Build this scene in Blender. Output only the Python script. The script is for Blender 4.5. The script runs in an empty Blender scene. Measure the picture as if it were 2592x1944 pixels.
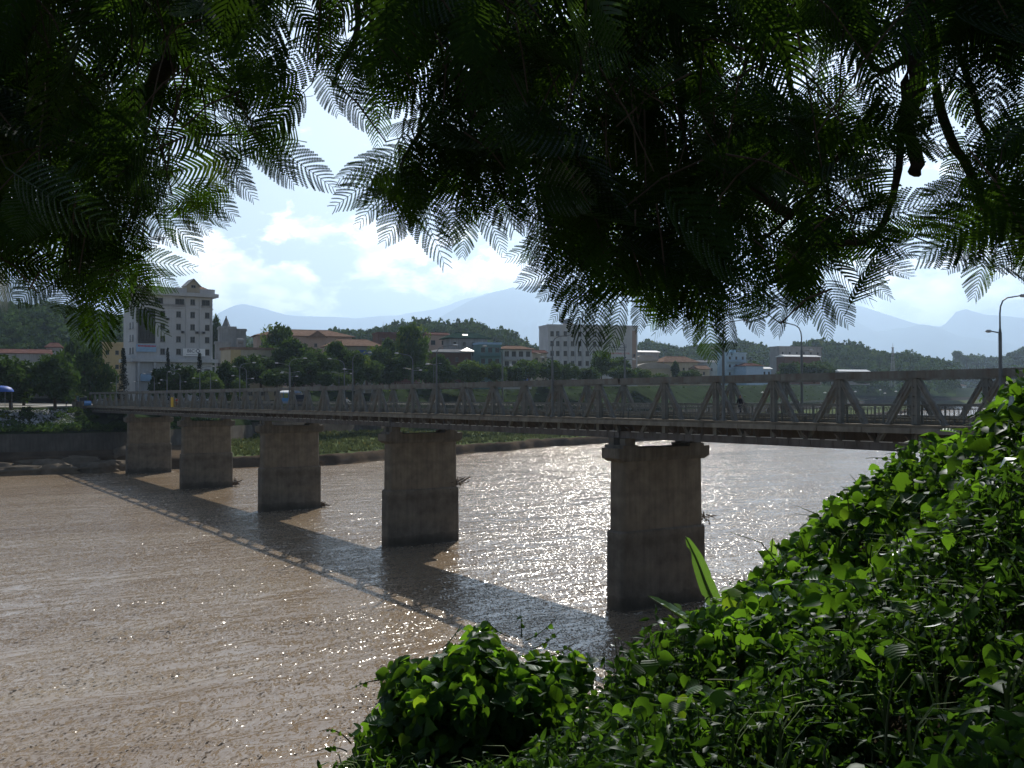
import bpy, math, random
import numpy as np
from mathutils import Vector, Matrix

random.seed(7)
rng = np.random.default_rng(11)
R = math.radians
scene = bpy.context.scene
C = scene.collection

# ------------------------------------------------------------------ camera, sky, sun, exposure
CAM_Z = 16.3          # eye height above the river
F = 2592.0            # focal length in photograph pixels
HOR = 990.0           # horizon row in the photograph
cam_d = bpy.data.cameras.new('camera')
cam = bpy.data.objects.new('camera', cam_d)
C.objects.link(cam)
cam.location = (0, 0, CAM_Z)
cam.rotation_euler = (R(90) + math.atan(18 / F), 0, 0)
cam_d.sensor_width = 36
cam_d.lens = 36
cam_d.clip_start = 0.05
cam_d.clip_end = 80000
scene.camera = cam

SUN_EL, SUN_AZ = 41.0, 8.0       # degrees; azimuth to the right of the view
world = bpy.data.worlds.new('World')
scene.world = world
world.use_nodes = True
wn = world.node_tree.nodes
wl = world.node_tree.links
wn.clear()
w_out = wn.new('ShaderNodeOutputWorld')
w_bg = wn.new('ShaderNodeBackground')
w_bg.inputs['Strength'].default_value = 0.056
sky = wn.new('ShaderNodeTexSky')
sky.sky_type = 'NISHITA'
sky.sun_disc = False
sky.sun_elevation = R(SUN_EL)
sky.sun_rotation = R(SUN_AZ)
sky.altitude = 100
sky.air_density = 1.0
sky.dust_density = 1.6
sky.ozone_density = 1.2


def wmath(op, a, b=None, c=None):
    n = wn.new('ShaderNodeMath')
    n.operation = op
    for i, v in enumerate((a, b, c)):
        if v is None:
            continue
        if isinstance(v, (int, float)):
            n.inputs[i].default_value = v
        else:
            wl.new(v, n.inputs[i])
    return n.outputs[0]


tc = wn.new('ShaderNodeTexCoord')
sep = wn.new('ShaderNodeSeparateXYZ')
wl.new(tc.outputs['Generated'], sep.inputs[0])
az = wmath('ARCTAN2', sep.outputs[0], sep.outputs[1])
el = wmath('ARCSINE', sep.outputs[2])
cv = wn.new('ShaderNodeCombineXYZ')
wl.new(wmath('MULTIPLY', az, 7.0), cv.inputs[0])
wl.new(wmath('MULTIPLY', el, 13.0), cv.inputs[1])
nz = wn.new('ShaderNodeTexNoise')
nz.inputs['Scale'].default_value = 2.0
nz.inputs['Detail'].default_value = 10
nz.inputs['Roughness'].default_value = 0.58
nz.inputs['Distortion'].default_value = 0.25
wl.new(cv.outputs[0], nz.inputs['Vector'])
# banks of cumulus: centre azimuth, elevation, half widths (degrees), weight
blobs = None
for a0, e0, sa, se, w in ((-15.5, 5.6, 5.0, 1.7, .38), (-17.5, 7.2, 2.8, 1.7, .28), (-12.0, 8.8, 3.2, 1.2, .26), (-6.2, 8.4, 3.6, 1.6, .26),
                          (-1.0, 6.6, 3.6, 1.4, .28), (-8.0, 6.2, 3.4, 1.0, .22), (22.0, 5.6, 6.0, 2.0, .32), (14.5, 11, 6, 3, .16),
                          (-30, 9, 7, 3, .22), (40, 9, 8, 3, .22), (65, 8, 9, 3, .22), (-60, 7, 9, 3, .22), (100, 8, 9, 3, .2),
                          (150, 9, 9, 4, .2), (-100, 8, 9, 3, .2), (-150, 8, 10, 4, .2)):
    dx = wmath('DIVIDE', wmath('SUBTRACT', az, R(a0)), R(sa))
    dy = wmath('DIVIDE', wmath('SUBTRACT', el, R(e0)), R(se))
    g = wmath('MULTIPLY', wmath('EXPONENT', wmath('MULTIPLY', wmath('ADD', wmath('MULTIPLY', dx, dx), wmath('MULTIPLY', dy, dy)), -0.7)), w)
    blobs = g if blobs is None else wmath('MAXIMUM', blobs, g)
dens = wmath('ADD', nz.outputs[0], blobs)
mr = wn.new('ShaderNodeMapRange')
mr.inputs['From Min'].default_value = 0.62
mr.inputs['From Max'].default_value = 0.75
mr.interpolation_type = 'SMOOTHSTEP'
wl.new(dens, mr.inputs['Value'])
# thin veil of high haze cloud over the lower sky
veil = wn.new('ShaderNodeMapRange')
veil.inputs['From Min'].default_value = R(35)
veil.inputs['From Max'].default_value = R(0)
veil.inputs['To Min'].default_value = 0.0
veil.inputs['To Max'].default_value = 1.0
wl.new(el, veil.inputs['Value'])
skyveil = wn.new('ShaderNodeMix')
skyveil.data_type = 'RGBA'
skyveil.inputs['B'].default_value = (9.8, 10.8, 12.0, 1)
sv_ = wn.new('ShaderNodeVectorMath')
sv_.operation = 'DOT_PRODUCT'
wl.new(tc.outputs['Generated'], sv_.inputs[0])
sv_.inputs[1].default_value = (math.sin(R(SUN_AZ)) * math.cos(R(SUN_EL)), math.cos(R(SUN_AZ)) * math.cos(R(SUN_EL)), math.sin(R(SUN_EL)))
fwd = wmath('POWER', wmath('MULTIPLY', wmath('ADD', sv_.outputs['Value'], 1.0), .5), 2.0)      # haze scatters forward
wl.new(wmath('MULTIPLY', veil.outputs[0], wmath('ADD', wmath('MULTIPLY', fwd, .95), .05)), skyveil.inputs['Factor'])
wl.new(sky.outputs[0], skyveil.inputs['A'])
mixc = wn.new('ShaderNodeMix')
mixc.data_type = 'RGBA'
mixB = [i for i in mixc.inputs if i.name == 'B' and i.type == 'RGBA'][0]
cshade = wn.new('ShaderNodeTexNoise')
cshade.inputs['Scale'].default_value = 4.2
cshade.inputs['Detail'].default_value = 6
wl.new(cv.outputs[0], cshade.inputs['Vector'])
crp = wn.new('ShaderNodeValToRGB')
crp.color_ramp.elements[0].position, crp.color_ramp.elements[1].position = .38, .60
crp.color_ramp.elements[0].color = (.50, .53, .57, 1)
crp.color_ramp.elements[1].color = (1, .98, .95, 1)
wl.new(cshade.outputs[0], crp.inputs[0])
cbr = wn.new('ShaderNodeVectorMath')
cbr.operation = 'SCALE'
cbr.inputs['Scale'].default_value = 46.0
wl.new(crp.outputs[0], cbr.inputs[0])
wl.new(cbr.outputs[0], mixB)
wl.new(wmath('MULTIPLY', mr.outputs[0], 0.92), mixc.inputs['Factor'])
wl.new(skyveil.outputs['Result'], mixc.inputs['A'])
wl.new(mixc.outputs['Result'], w_bg.inputs['Color'])
wl.new(w_bg.outputs[0], w_out.inputs['Surface'])

sun_d = bpy.data.lights.new('sun', 'SUN')
sun_d.energy = 5.0
sun_d.angle = R(0.53)
sun_d.color = (1.0, 0.94, 0.85)
sun = bpy.data.objects.new('sun', sun_d)
C.objects.link(sun)
sdir = Vector((math.sin(R(SUN_AZ)) * math.cos(R(SUN_EL)), math.cos(R(SUN_AZ)) * math.cos(R(SUN_EL)), math.sin(R(SUN_EL))))
sun.rotation_euler = sdir.to_track_quat('Z', 'Y').to_euler()
sun.location = (0, 0, 300)

scene.view_settings.view_transform = 'Standard'
scene.view_settings.look = 'None'
scene.view_settings.exposure = 0.42
scene.view_settings.gamma = 1.0
cy = scene.cycles
cy.use_denoising = True
cy.max_bounces = 7
cy.diffuse_bounces = 3
cy.glossy_bounces = 3
cy.transmission_bounces = 4
cy.transparent_max_bounces = 6
cy.volume_bounces = 1
cy.sample_clamp_indirect = 6
cy.caustics_reflective = False
cy.caustics_refractive = False


# ------------------------------------------------------------------ helpers
def at(px, py, D):
    """photograph pixel + distance ahead -> world point"""
    return Vector(((px - 1296) / F * D, D, CAM_Z + (HOR - py) / F * D))


def tag(o, label=None, cat=None, group=None, kind=None):
    if label:
        o['label'] = label
    if cat:
        o['category'] = cat
    if group:
        o['group'] = group
    if kind:
        o['kind'] = kind
    return o


def empty(name, loc=(0, 0, 0), rz=0.0):
    o = bpy.data.objects.new(name, None)
    o.empty_display_size = 0.3
    C.objects.link(o)
    o.location = loc
    o.rotation_euler = (0, 0, rz)
    return o


def link(name, me, parent=None, mat=None):
    o = bpy.data.objects.new(name, me)
    C.objects.link(o)
    if parent is not None:
        o.parent = parent
    if mat is not None and len(me.materials) == 0:
        me.materials.append(mat)
    return o


def np_mesh(name, V, F_, mats=None, midx=None, smooth=False, attr=None):
    """V (n,3); F_ list of (k,m) int arrays (m = 3 or 4)"""
    V = np.asarray(V, dtype=np.float32)
    if isinstance(F_, np.ndarray):
        F_ = [F_]
    me = bpy.data.meshes.new(name)
    me.vertices.add(len(V))
    me.vertices.foreach_set('co', V.ravel())
    loops = np.concatenate([f.ravel() for f in F_]).astype(np.int32)
    sizes = np.concatenate([np.full(len(f), f.shape[1], dtype=np.int32) for f in F_])
    starts = np.concatenate([[0], np.cumsum(sizes)[:-1]]).astype(np.int32)
    me.loops.add(len(loops))
    me.loops.foreach_set('vertex_index', loops)
    me.polygons.add(len(sizes))
    me.polygons.foreach_set('loop_start', starts)
    if mats:
        for m in mats:
            me.materials.append(m)
    if midx is not None:
        me.polygons.foreach_set('material_index', np.asarray(midx, dtype=np.int32))
    me.update(calc_edges=True)
    if smooth:
        me.polygons.foreach_set('use_smooth', np.ones(len(sizes), dtype=bool))
    if attr is not None:
        a = me.attributes.new('tint', 'FLOAT', 'POINT')
        a.data.foreach_set('value', np.asarray(attr, dtype=np.float32))
    return me


def scatter(TV, TF, M, T):
    """merge N transformed copies of a template: M (N,3,3), T (N,3)"""
    N = len(T)
    V = np.einsum('nij,vj->nvi', M, TV) + T[:, None, :]
    off = (np.arange(N) * len(TV))[:, None, None]
    Fs = [(f[None] + off).reshape(-1, f.shape[1]) for f in ([TF] if isinstance(TF, np.ndarray) else TF)]
    return V.reshape(-1, 3), Fs


class MB:
    def __init__(self):
        self.v, self.f, self.mi, self.cur = [], [], [], 0

    def _add(self, vs, fs):
        n = len(self.v)
        self.v += [tuple(p) for p in vs]
        self.f += [tuple(i + n for i in f) for f in fs]
        self.mi += [self.cur] * len(fs)

    def box(self, c, s, M=None):
        hx, hy, hz = s[0] / 2, s[1] / 2, s[2] / 2
        vs = [Vector((x, y, z)) for x in (-hx, hx) for y in (-hy, hy) for z in (-hz, hz)]
        c = Vector(c)
        vs = [(M @ p if M else p) + c for p in vs]
        self._add(vs, [(0, 1, 3, 2), (4, 6, 7, 5), (0, 4, 5, 1), (2, 3, 7, 6), (0, 2, 6, 4), (1, 5, 7, 3)])
        return self

    def span(self, x0, x1, y0, y1, z0, z1):
        return self.box(((x0 + x1) / 2, (y0 + y1) / 2, (z0 + z1) / 2), (x1 - x0, y1 - y0, z1 - z0))

    def beam(self, p0, p1, w, h, up=(0, 0, 1)):
        p0, p1 = Vector(p0), Vector(p1)
        d = (p1 - p0)
        L = d.length
        x = d.normalized()
        y = Vector(up).cross(x)
        if y.length < 1e-4:
            y = Vector((0, 1, 0)).cross(x)
        y.normalize()
        z = x.cross(y)
        M = Matrix((x, y, z)).transposed()
        return self.box((p0 + p1) / 2, (L, w, h), M)

    def tube(self, pts, rads, n=6, cap=True):
        pts = [Vector(p) for p in pts]
        base = len(self.v)
        for i, p in enumerate(pts):
            d = (pts[min(i + 1, len(pts) - 1)] - pts[max(i - 1, 0)]).normalized()
            a = d.orthogonal().normalized() if abs(d.z) > .95 else Vector((0, 0, 1)).cross(d).normalized()
            if abs(d.z) > .95:
                a = Vector((1, 0, 0)) - d * d.x
                a.normalize()
            b = d.cross(a)
            r = rads[i] if hasattr(rads, '__len__') else rads
            for k in range(n):
                t = 2 * math.pi * k / n
                self.v.append(tuple(p + (a * math.cos(t) + b * math.sin(t)) * r))
        for i in range(len(pts) - 1):
            for k in range(n):
                k2 = (k + 1) % n
                self.f.append((base + i * n + k, base + i * n + k2, base + (i + 1) * n + k2, base + (i + 1) * n + k))
                self.mi.append(self.cur)
        if cap:
            self.f.append(tuple(base + k for k in reversed(range(n))))
            self.f.append(tuple(base + (len(pts) - 1) * n + k for k in range(n)))
            self.mi += [self.cur] * 2
        return self

    def prism(self, outline, z0, z1, ztop=None):
        n = len(outline)
        vs = [(x, y, z0) for x, y in outline] + [(x, y, z1) for x, y in outline]
        fs = [(i, (i + 1) % n, n + (i + 1) % n, n + i) for i in range(n)]
        fs += [tuple(reversed(range(n))), tuple(range(n, 2 * n))]
        self._add(vs, fs)
        return self

    def lathe(self, prof, n=12, c=(0, 0, 0)):
        base = len(self.v)
        for r, z in prof:
            for k in range(n):
                t = 2 * math.pi * k / n
                self.v.append((c[0] + r * math.cos(t), c[1] + r * math.sin(t), c[2] + z))
        for i in range(len(prof) - 1):
            for k in range(n):
                k2 = (k + 1) % n
                self.f.append((base + i * n + k, base + i * n + k2, base + (i + 1) * n + k2, base + (i + 1) * n + k))
                self.mi.append(self.cur)
        return self

    def quad(self, a, b, c, d):
        self._add([a, b, c, d], [(0, 1, 2, 3)])
        return self

    def poly(self, *ps):
        self._add(ps, [tuple(range(len(ps)))])
        return self

    def mesh(self, name, mats, smooth=False, bevel=0):
        me = bpy.data.meshes.new(name)
        me.from_pydata(self.v, [], self.f)
        for m in (mats if isinstance(mats, (list, tuple)) else [mats]):
            me.materials.append(m)
        me.polygons.foreach_set('material_index', self.mi)
        if smooth:
            me.polygons.foreach_set('use_smooth', [True] * len(me.polygons))
        me.update()
        return me

    def build(self, name, mat, parent=None, smooth=False):
        return link(name, self.mesh(name, mat, smooth), parent)


# ------------------------------------------------------------------ materials
def new_mat(name):
    m = bpy.data.materials.new(name)
    m.use_nodes = True
    nt = m.node_tree
    nt.nodes.clear()
    out = nt.nodes.new('ShaderNodeOutputMaterial')
    return m, nt, out


def N(nt, kind, **kw):
    n = nt.nodes.new(kind)
    for k, v in kw.items():
        setattr(n, k, v)
    return n


def setin(nt, node, **kw):
    for k, v in kw.items():
        k = k.replace('_', ' ')
        if isinstance(v, bpy.types.NodeSocket):
            nt.links.new(v, node.inputs[k])
        else:
            node.inputs[k].default_value = v


def mth(nt, op, a, b=None, c=None):
    n = nt.nodes.new('ShaderNodeMath')
    n.operation = op
    for i, v in enumerate((a, b, c)):
        if v is None:
            continue
        if isinstance(v, (int, float)):
            n.inputs[i].default_value = v
        else:
            nt.links.new(v, n.inputs[i])
    return n.outputs[0]


def noise(nt, vec, scale, detail=6, rough=.55, dist=0, stretch=None):
    if stretch:
        mp = N(nt, 'ShaderNodeMapping')
        mp.inputs['Scale'].default_value = stretch
        nt.links.new(vec, mp.inputs[0])
        vec = mp.outputs[0]
    n = N(nt, 'ShaderNodeTexNoise')
    setin(nt, n, Scale=scale, Detail=detail, Roughness=rough, Distortion=dist)
    nt.links.new(vec, n.inputs['Vector'])
    return n.outputs[0]


def ramp(nt, fac, stops):
    r = N(nt, 'ShaderNodeValToRGB')
    el_ = r.color_ramp.elements
    while len(el_) < len(stops):
        el_.new(0.5)
    for e, (p, c) in zip(el_, stops):
        e.position = p
        e.color = (*c, 1) if len(c) == 3 else c
    nt.links.new(fac, r.inputs[0])
    return r.outputs[0]


def mixrgb(nt, fac, a, b, mode='MIX'):
    m = N(nt, 'ShaderNodeMix', data_type='RGBA', blend_type=mode)
    for k, v in (('Factor', fac), ('A', a), ('B', b)):
        s = m.inputs[k] if k == 'Factor' else [i for i in m.inputs if i.name == k and i.type == 'RGBA'][0]
        if isinstance(v, bpy.types.NodeSocket):
            nt.links.new(v, s)
        else:
            s.default_value = v if isinstance(v, (int, float)) else (*v, 1)
    return [o for o in m.outputs if o.type == 'RGBA'][0]


def mat(name, col, var=.25, scale=1.0, rough=.8, bump=.0, streak=0.0, metallic=0.0, dirt=None, spec=.12, bscale=None, world_co=False, tide=None):
    m, nt, out = new_mat(name)
    b = N(nt, 'ShaderNodeBsdfPrincipled')
    tco = N(nt, 'ShaderNodeTexCoord')
    if world_co:
        geo = N(nt, 'ShaderNodeNewGeometry')
        vec = geo.outputs['Position']
    else:
        vec = tco.outputs['Object']
    n1 = noise(nt, vec, scale, 8, .62)
    lo = tuple(max(0, c * (1 - var)) for c in col)
    hi = tuple(min(1, c * (1 + var)) for c in col)
    c = ramp(nt, n1, [(.3, lo), (.7, hi)])
    if streak:
        n2 = noise(nt, vec, 1.0, 6, .6, stretch=(2.2, 2.2, .12))
        f = ramp(nt, n2, [(.42, (0, 0, 0)), (.66, (1, 1, 1))])
        c = mixrgb(nt, mth(nt, 'MULTIPLY', f, streak), c, dirt or (.05, .045, .035))
    if tide:      # silt and flood stains in level bands
        ge = N(nt, 'ShaderNodeNewGeometry')
        sx = N(nt, 'ShaderNodeSeparateXYZ')
        nt.links.new(ge.outputs['Position'], sx.inputs[0])
        zz = mth(nt, 'ADD', sx.outputs[2], mth(nt, 'MULTIPLY', noise(nt, ge.outputs['Position'], .8, 5, .6), 1.1))
        for z_, h_, cc, k_ in tide:
            f = mth(nt, 'SUBTRACT', 1.0, mth(nt, 'MINIMUM', 1.0, mth(nt, 'DIVIDE', mth(nt, 'ABSOLUTE', mth(nt, 'SUBTRACT', zz, z_)), h_)))
            c = mixrgb(nt, mth(nt, 'MULTIPLY', mth(nt, 'POWER', f, .4), k_), c, cc)
    setin(nt, b, Base_Color=c, Roughness=rough, Metallic=metallic)
    b.inputs['Specular IOR Level'].default_value = 0.0 if world_co else spec
    if bump:
        bp = N(nt, 'ShaderNodeBump')
        setin(nt, bp, Strength=bump, Distance=.05, Height=noise(nt, vec, bscale or scale * 6, 6, .6))
        nt.links.new(bp.outputs[0], b.inputs['Normal'])
    nt.links.new(b.outputs[0], out.inputs['Surface'])
    return m


def leaf_mat(name, dark, light, trans, gloss=.25, rough=.35, tmix=.5, attr=True, veins=False):
    """thin leaf: reflecting upper skin, light shining through"""
    m, nt, out = new_mat(name)
    if attr:
        a = N(nt, 'ShaderNodeAttribute', attribute_name='tint')
        t = a.outputs['Fac']
    else:
        oi = N(nt, 'ShaderNodeObjectInfo')
        t = oi.outputs['Random']
    col = ramp(nt, t, [(0, dark), (.85, light), (1, tuple(min(1, c * k) for c, k in zip(light, (1.9, 1.35, .9))))])
    tcol = ramp(nt, t, [(0, tuple(c * .30 for c in trans)), (.9, trans), (1, (trans[0] * 1.5, trans[1] * 1.1, trans[2]))])
    d = N(nt, 'ShaderNodeBsdfDiffuse')
    tr = N(nt, 'ShaderNodeBsdfTranslucent')
    gl = N(nt, 'ShaderNodeBsdfGlossy')
    nt.links.new(col, d.inputs[0])
    nt.links.new(tcol, tr.inputs[0])
    gl.inputs['Roughness'].default_value = rough
    gl.inputs[0].default_value = (.9, .95, 1, 1)
    if veins:
        tco = N(nt, 'ShaderNodeTexCoord')
        w = N(nt, 'ShaderNodeTexWave')
        setin(nt, w, Scale=1.9, Distortion=1.2, Detail=2)
        w.inputs['Detail Scale'].default_value = 1.0
        nt.links.new(tco.outputs['Object'], w.inputs[0])
        bp = N(nt, 'ShaderNodeBump')
        setin(nt, bp, Strength=.22, Distance=.02, Height=w.outputs['Fac'])
        for s in (d, gl):
            nt.links.new(bp.outputs[0], s.inputs['Normal'])
    m1 = N(nt, 'ShaderNodeMixShader')
    m1.inputs[0].default_value = tmix
    nt.links.new(d.outputs[0], m1.inputs[1])
    nt.links.new(tr.outputs[0], m1.inputs[2])
    fr = N(nt, 'ShaderNodeFresnel')
    fr.inputs[0].default_value = 1.4
    m2 = N(nt, 'ShaderNodeMixShader')
    nt.links.new(mth(nt, 'MULTIPLY', fr.outputs[0], gloss * 4), m2.inputs[0])
    nt.links.new(m1.outputs[0], m2.inputs[1])
    nt.links.new(gl.outputs[0], m2.inputs[2])
    nt.links.new(m2.outputs[0], out.inputs['Surface'])
    return m


M_conc = mat('pier_concrete', (.175, .153, .118), .32, .7, .9, .6, .38, dirt=(.06, .05, .04), tide=((6.9, .7, (.19, .16, .12), .3), (9.2, .3, (.08, .07, .055), .2)))
M_conc2 = mat('pier_base_concrete', (.150, .134, .110), .38, .6, .9, .7, .35, dirt=(.05, .045, .04), tide=((.8, .8, (.028, .024, .018), .6), (3.3, .5, (.17, .145, .11), .35), (5.6, .4, (.05, .042, .032), .25)))
M_cap = mat('cap_concrete', (.14, .128, .106), .3, .8, .9, .4, .5)
M_ledge = mat('ledge_concrete', (.21, .20, .17), .3, .7, .9, .3, .35)
M_steel = mat('truss_paint', (.175, .185, .175), .28, .9, .6, .2, .5, dirt=(.10, .065, .04))
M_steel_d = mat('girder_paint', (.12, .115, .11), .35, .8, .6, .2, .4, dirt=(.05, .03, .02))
M_light_dash = mat('painted_light_dash', (.70, .70, .66), .12, 2, .5)  # near-white colour standing in for dashes of sunlight
M_rail = mat('rail_paint', (.13, .14, .135), .2, 2, .45)
M_asph = mat('asphalt', (.11, .11, .11), .25, .5, .9, .3)
M_lamp = mat('lamp_paint', (.14, .16, .17), .15, 2, .45)
M_lens = mat('lamp_lens', (.42, .44, .45), .05, 2, .2)
M_wood = mat('driftwood', (.09, .065, .045), .4, 4, .95, .4)
M_black = mat('dark_rubber', (.02, .02, .02), .2, 5, .7)
M_glassd = mat('window_glass', (.022, .028, .034), .4, .3, .15, spec=.4)
M_trunk = mat('bark', (.085, .062, .045), .4, 3, .95, .7)

# ------------------------------------------------------------------ river
def water_mat():
    m, nt, out = new_mat('river_water')
    geo = N(nt, 'ShaderNodeNewGeometry')
    mp = N(nt, 'ShaderNodeMapping')
    mp.inputs['Rotation'].default_value = (0, 0, -math.atan2(.553, .833))
    nt.links.new(geo.outputs['Position'], mp.inputs[0])
    v = mp.outputs[0]
    b = N(nt, 'ShaderNodeBsdfPrincipled')
    silt = noise(nt, v, .05, 6, .6, 1.2, stretch=(.5, 1.4, 1))
    col = ramp(nt, silt, [(.3, (.168, .118, .072)), (.55, (.225, .172, .118)), (.75, (.27, .22, .16))])
    # patches: smooth boils, ruffled streaks and seams where currents meet
    patch = noise(nt, v, .05, 7, .60, 2.6, stretch=(.45, 1.3, 1))
    amp = ramp(nt, patch, [(.38, (.16, .16, .16)), (.50, (.60, .60, .60)), (.60, (1.35, 1.35, 1.35))])
    eddy = ramp(nt, noise(nt, v, .16, 4, .55, 3.0, stretch=(.6, 1.1, 1)), [(.40, (.45, .45, .45)), (.60, (1, 1, 1))])
    amp = mth(nt, 'MULTIPLY', amp, eddy)
    seam = noise(nt, v, .20, 3, .5, 3.0, stretch=(.55, 1.2, 1))
    seam = mth(nt, 'SUBTRACT', 1.0, mth(nt, 'MULTIPLY', mth(nt, 'ABSOLUTE', mth(nt, 'SUBTRACT', seam, .5)), 14.0))
    seam = mth(nt, 'MAXIMUM', seam, 0.0)
    amp = mth(nt, 'ADD', amp, mth(nt, 'MULTIPLY', seam, .65))
    r1 = noise(nt, v, 1.5, 3, .55, .6, stretch=(.62, 1.25, 1))
    swell = noise(nt, v, .32, 3, .5, .8, stretch=(.5, 1.2, 1))
    h = mth(nt, 'ADD', mth(nt, 'MULTIPLY', mth(nt, 'MULTIPLY', r1, .06), amp), mth(nt, 'MULTIPLY', swell, .30))
    bp = N(nt, 'ShaderNodeBump')
    setin(nt, bp, Strength=1.0, Distance=1.0, Height=h)
    # small wavelets: facets of their own tilt
    tot = None
    for sc, st in ((6.0, (1.8, .70, 1)), (4.3, (1.5, .6, 1))):
        mv = N(nt, 'ShaderNodeMapping')
        mv.inputs['Scale'].default_value = st
        nt.links.new(geo.outputs['Position'], mv.inputs[0])
        vo = N(nt, 'ShaderNodeTexVoronoi', voronoi_dimensions='2D')
        vo.inputs['Scale'].default_value = sc
        nt.links.new(mv.outputs[0], vo.inputs['Vector'])
        tot = vo.outputs['Color'] if tot is None else (lambda n_: (nt.links.new(tot, n_.inputs[0]), nt.links.new(vo.outputs['Color'], n_.inputs[1]), n_.outputs[0])[2])(N(nt, 'ShaderNodeVectorMath', operation='ADD'))
    sb = N(nt, 'ShaderNodeVectorMath', operation='SUBTRACT')
    nt.links.new(tot, sb.inputs[0])
    sb.inputs[1].default_value = (1, 1, 1)
    ab = N(nt, 'ShaderNodeVectorMath', operation='ABSOLUTE')
    nt.links.new(sb.outputs[0], ab.inputs[0])
    sq = N(nt, 'ShaderNodeVectorMath', operation='MULTIPLY')
    nt.links.new(sb.outputs[0], sq.inputs[0])
    nt.links.new(ab.outputs[0], sq.inputs[1])
    ml = N(nt, 'ShaderNodeVectorMath', operation='MULTIPLY')
    nt.links.new(sq.outputs[0], ml.inputs[0])
    ml.inputs[1].default_value = (WAVE * .29, WAVE, 0)      # ruffled by wind blowing up the valley
    sc_ = N(nt, 'ShaderNodeVectorMath', operation='SCALE')
    nt.links.new(ml.outputs[0], sc_.inputs[0])
    nt.links.new(amp, sc_.inputs['Scale'])
    ad = N(nt, 'ShaderNodeVectorMath', operation='ADD')
    nt.links.new(bp.outputs[0], ad.inputs[0])
    nt.links.new(sc_.outputs[0], ad.inputs[1])
    nm = N(nt, 'ShaderNodeVectorMath', operation='NORMALIZE')
    nt.links.new(ad.outputs[0], nm.inputs[0])
    setin(nt, b, Base_Color=col, Roughness=.155, IOR=1.33)
    nt.links.new(nm.outputs[0], b.inputs['Normal'])
    nt.links.new(b.outputs[0], out.inputs['Surface'])
    return m


WAVE = 1.2
M_water = water_mat()
mb = MB()
mb.quad((-1500, -40, 0), (3200, -40, 0), (3200, 2300, 0), (-1500, 2300, 0))
tag(mb.build('river', M_water), 'muddy brown river glittering in the sun', kind='structure')

# ------------------------------------------------------------------ far bank, town ground
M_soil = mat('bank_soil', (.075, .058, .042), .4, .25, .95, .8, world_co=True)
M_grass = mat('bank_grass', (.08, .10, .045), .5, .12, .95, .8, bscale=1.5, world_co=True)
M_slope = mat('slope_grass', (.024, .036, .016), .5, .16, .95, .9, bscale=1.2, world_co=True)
M_town = mat('town_ground', (.16, .15, .13), .3, .1, .95, .3, world_co=True)
M_stone = mat('stone_wall', (.085, .078, .068), .35, .3, .95, .7, .6, world_co=True)
ST = np.array([(-420, 60, 5, 12.6), (-160, 165, 5, 12.6), (-101, 201, 5, 12.6), (-90, 205, 5, 12.6), (-78.7, 211, 6, 12.6), (-57, 219, 38, 14), (-39, 226, 58, 16.0),
               (-27, 244, 62, 16.6), (-13, 264, 60, 17.2), (6, 291, 60, 17.8), (30, 320, 60, 18.4), (54, 346, 60, 19), (121, 445, 55, 20), (250, 681, 50, 21),
               (450, 1056, 60, 21), (900, 1680, 80, 21), (3000, 1900, 80, 21)], float)
seg = np.r_[0, np.cumsum(np.hypot(*np.diff(ST[:, :2], axis=0).T))]
nst = 420
ss = np.concatenate([np.linspace(0, seg[1], 12)[:-1], np.linspace(seg[1], seg[12], 260)[:-1], np.linspace(seg[12], seg[-1], 140)])
S4 = np.stack([np.interp(ss, seg, ST[:, i]) for i in range(4)], 1)
tang = np.gradient(S4[:, :2], axis=0)
k = np.ones(15) / 15
tang = np.stack([np.convolve(np.pad(tang[:, i], 7, 'edge'), k, 'valid') for i in range(2)], 1)
tang /= np.linalg.norm(tang, axis=1)[:, None]
inl = np.stack([-tang[:, 1], tang[:, 0]], 1)
wob = np.convolve(rng.normal(0, 1, len(ss) + 8), np.ones(9) / 9, 'valid') * 2.2
rows = []
for i in range(len(ss)):
    wf, zt = S4[i, 2], S4[i, 3]
    j = rng.normal(0, .12, 14)
    prof = [(-9, -2.0), (0, -.1), (.5 + j[0], .7), (1.0 + j[1], 1.9 + j[2]), (2.2 + j[3], 2.3 + j[4]), (wf * .35, 2.7 + j[5]), (wf * .7, 3.3 + j[6]), (wf, 4.0),
            (wf + .45, 7.6), (wf + 2, 7.9), (wf + 9, 7.9 + (zt - 8) * .3 + j[7] * 2), (wf + 17, 7.9 + (zt - 8) * .65 + j[8] * 2), (wf + 25, zt - .6), (wf + 27, zt), (wf + 120, zt), (wf + 420, zt + 1), (wf + 1500, zt + 6)]
    p = [(S4[i, 0] + inl[i, 0] * (s + wob[i]), S4[i, 1] + inl[i, 1] * (s + wob[i]), z) for s, z in prof]
    rows.append(p)
rows = np.array(rows)
npf = rows.shape[1]
idx = np.arange(rows.shape[0] * npf).reshape(-1, npf)
quads = np.stack([idx[:-1, :-1], idx[1:, :-1], idx[1:, 1:], idx[:-1, 1:]], -1)
mi = np.zeros(quads.shape[:2], int)
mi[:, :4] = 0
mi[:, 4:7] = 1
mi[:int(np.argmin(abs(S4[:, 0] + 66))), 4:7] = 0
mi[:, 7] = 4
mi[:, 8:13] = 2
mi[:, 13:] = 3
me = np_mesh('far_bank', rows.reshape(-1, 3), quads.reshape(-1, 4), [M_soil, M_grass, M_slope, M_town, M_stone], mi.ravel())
tag(link('far_bank', me), 'far river bank with grassy flat, retaining wall and green slope', kind='structure')


def town_z(x, y):
    """height of the town plateau near a point"""
    i = int(np.argmin((S4[:, 0] - x) ** 2 + (S4[:, 1] - y) ** 2))
    return S4[i, 3]


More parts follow.
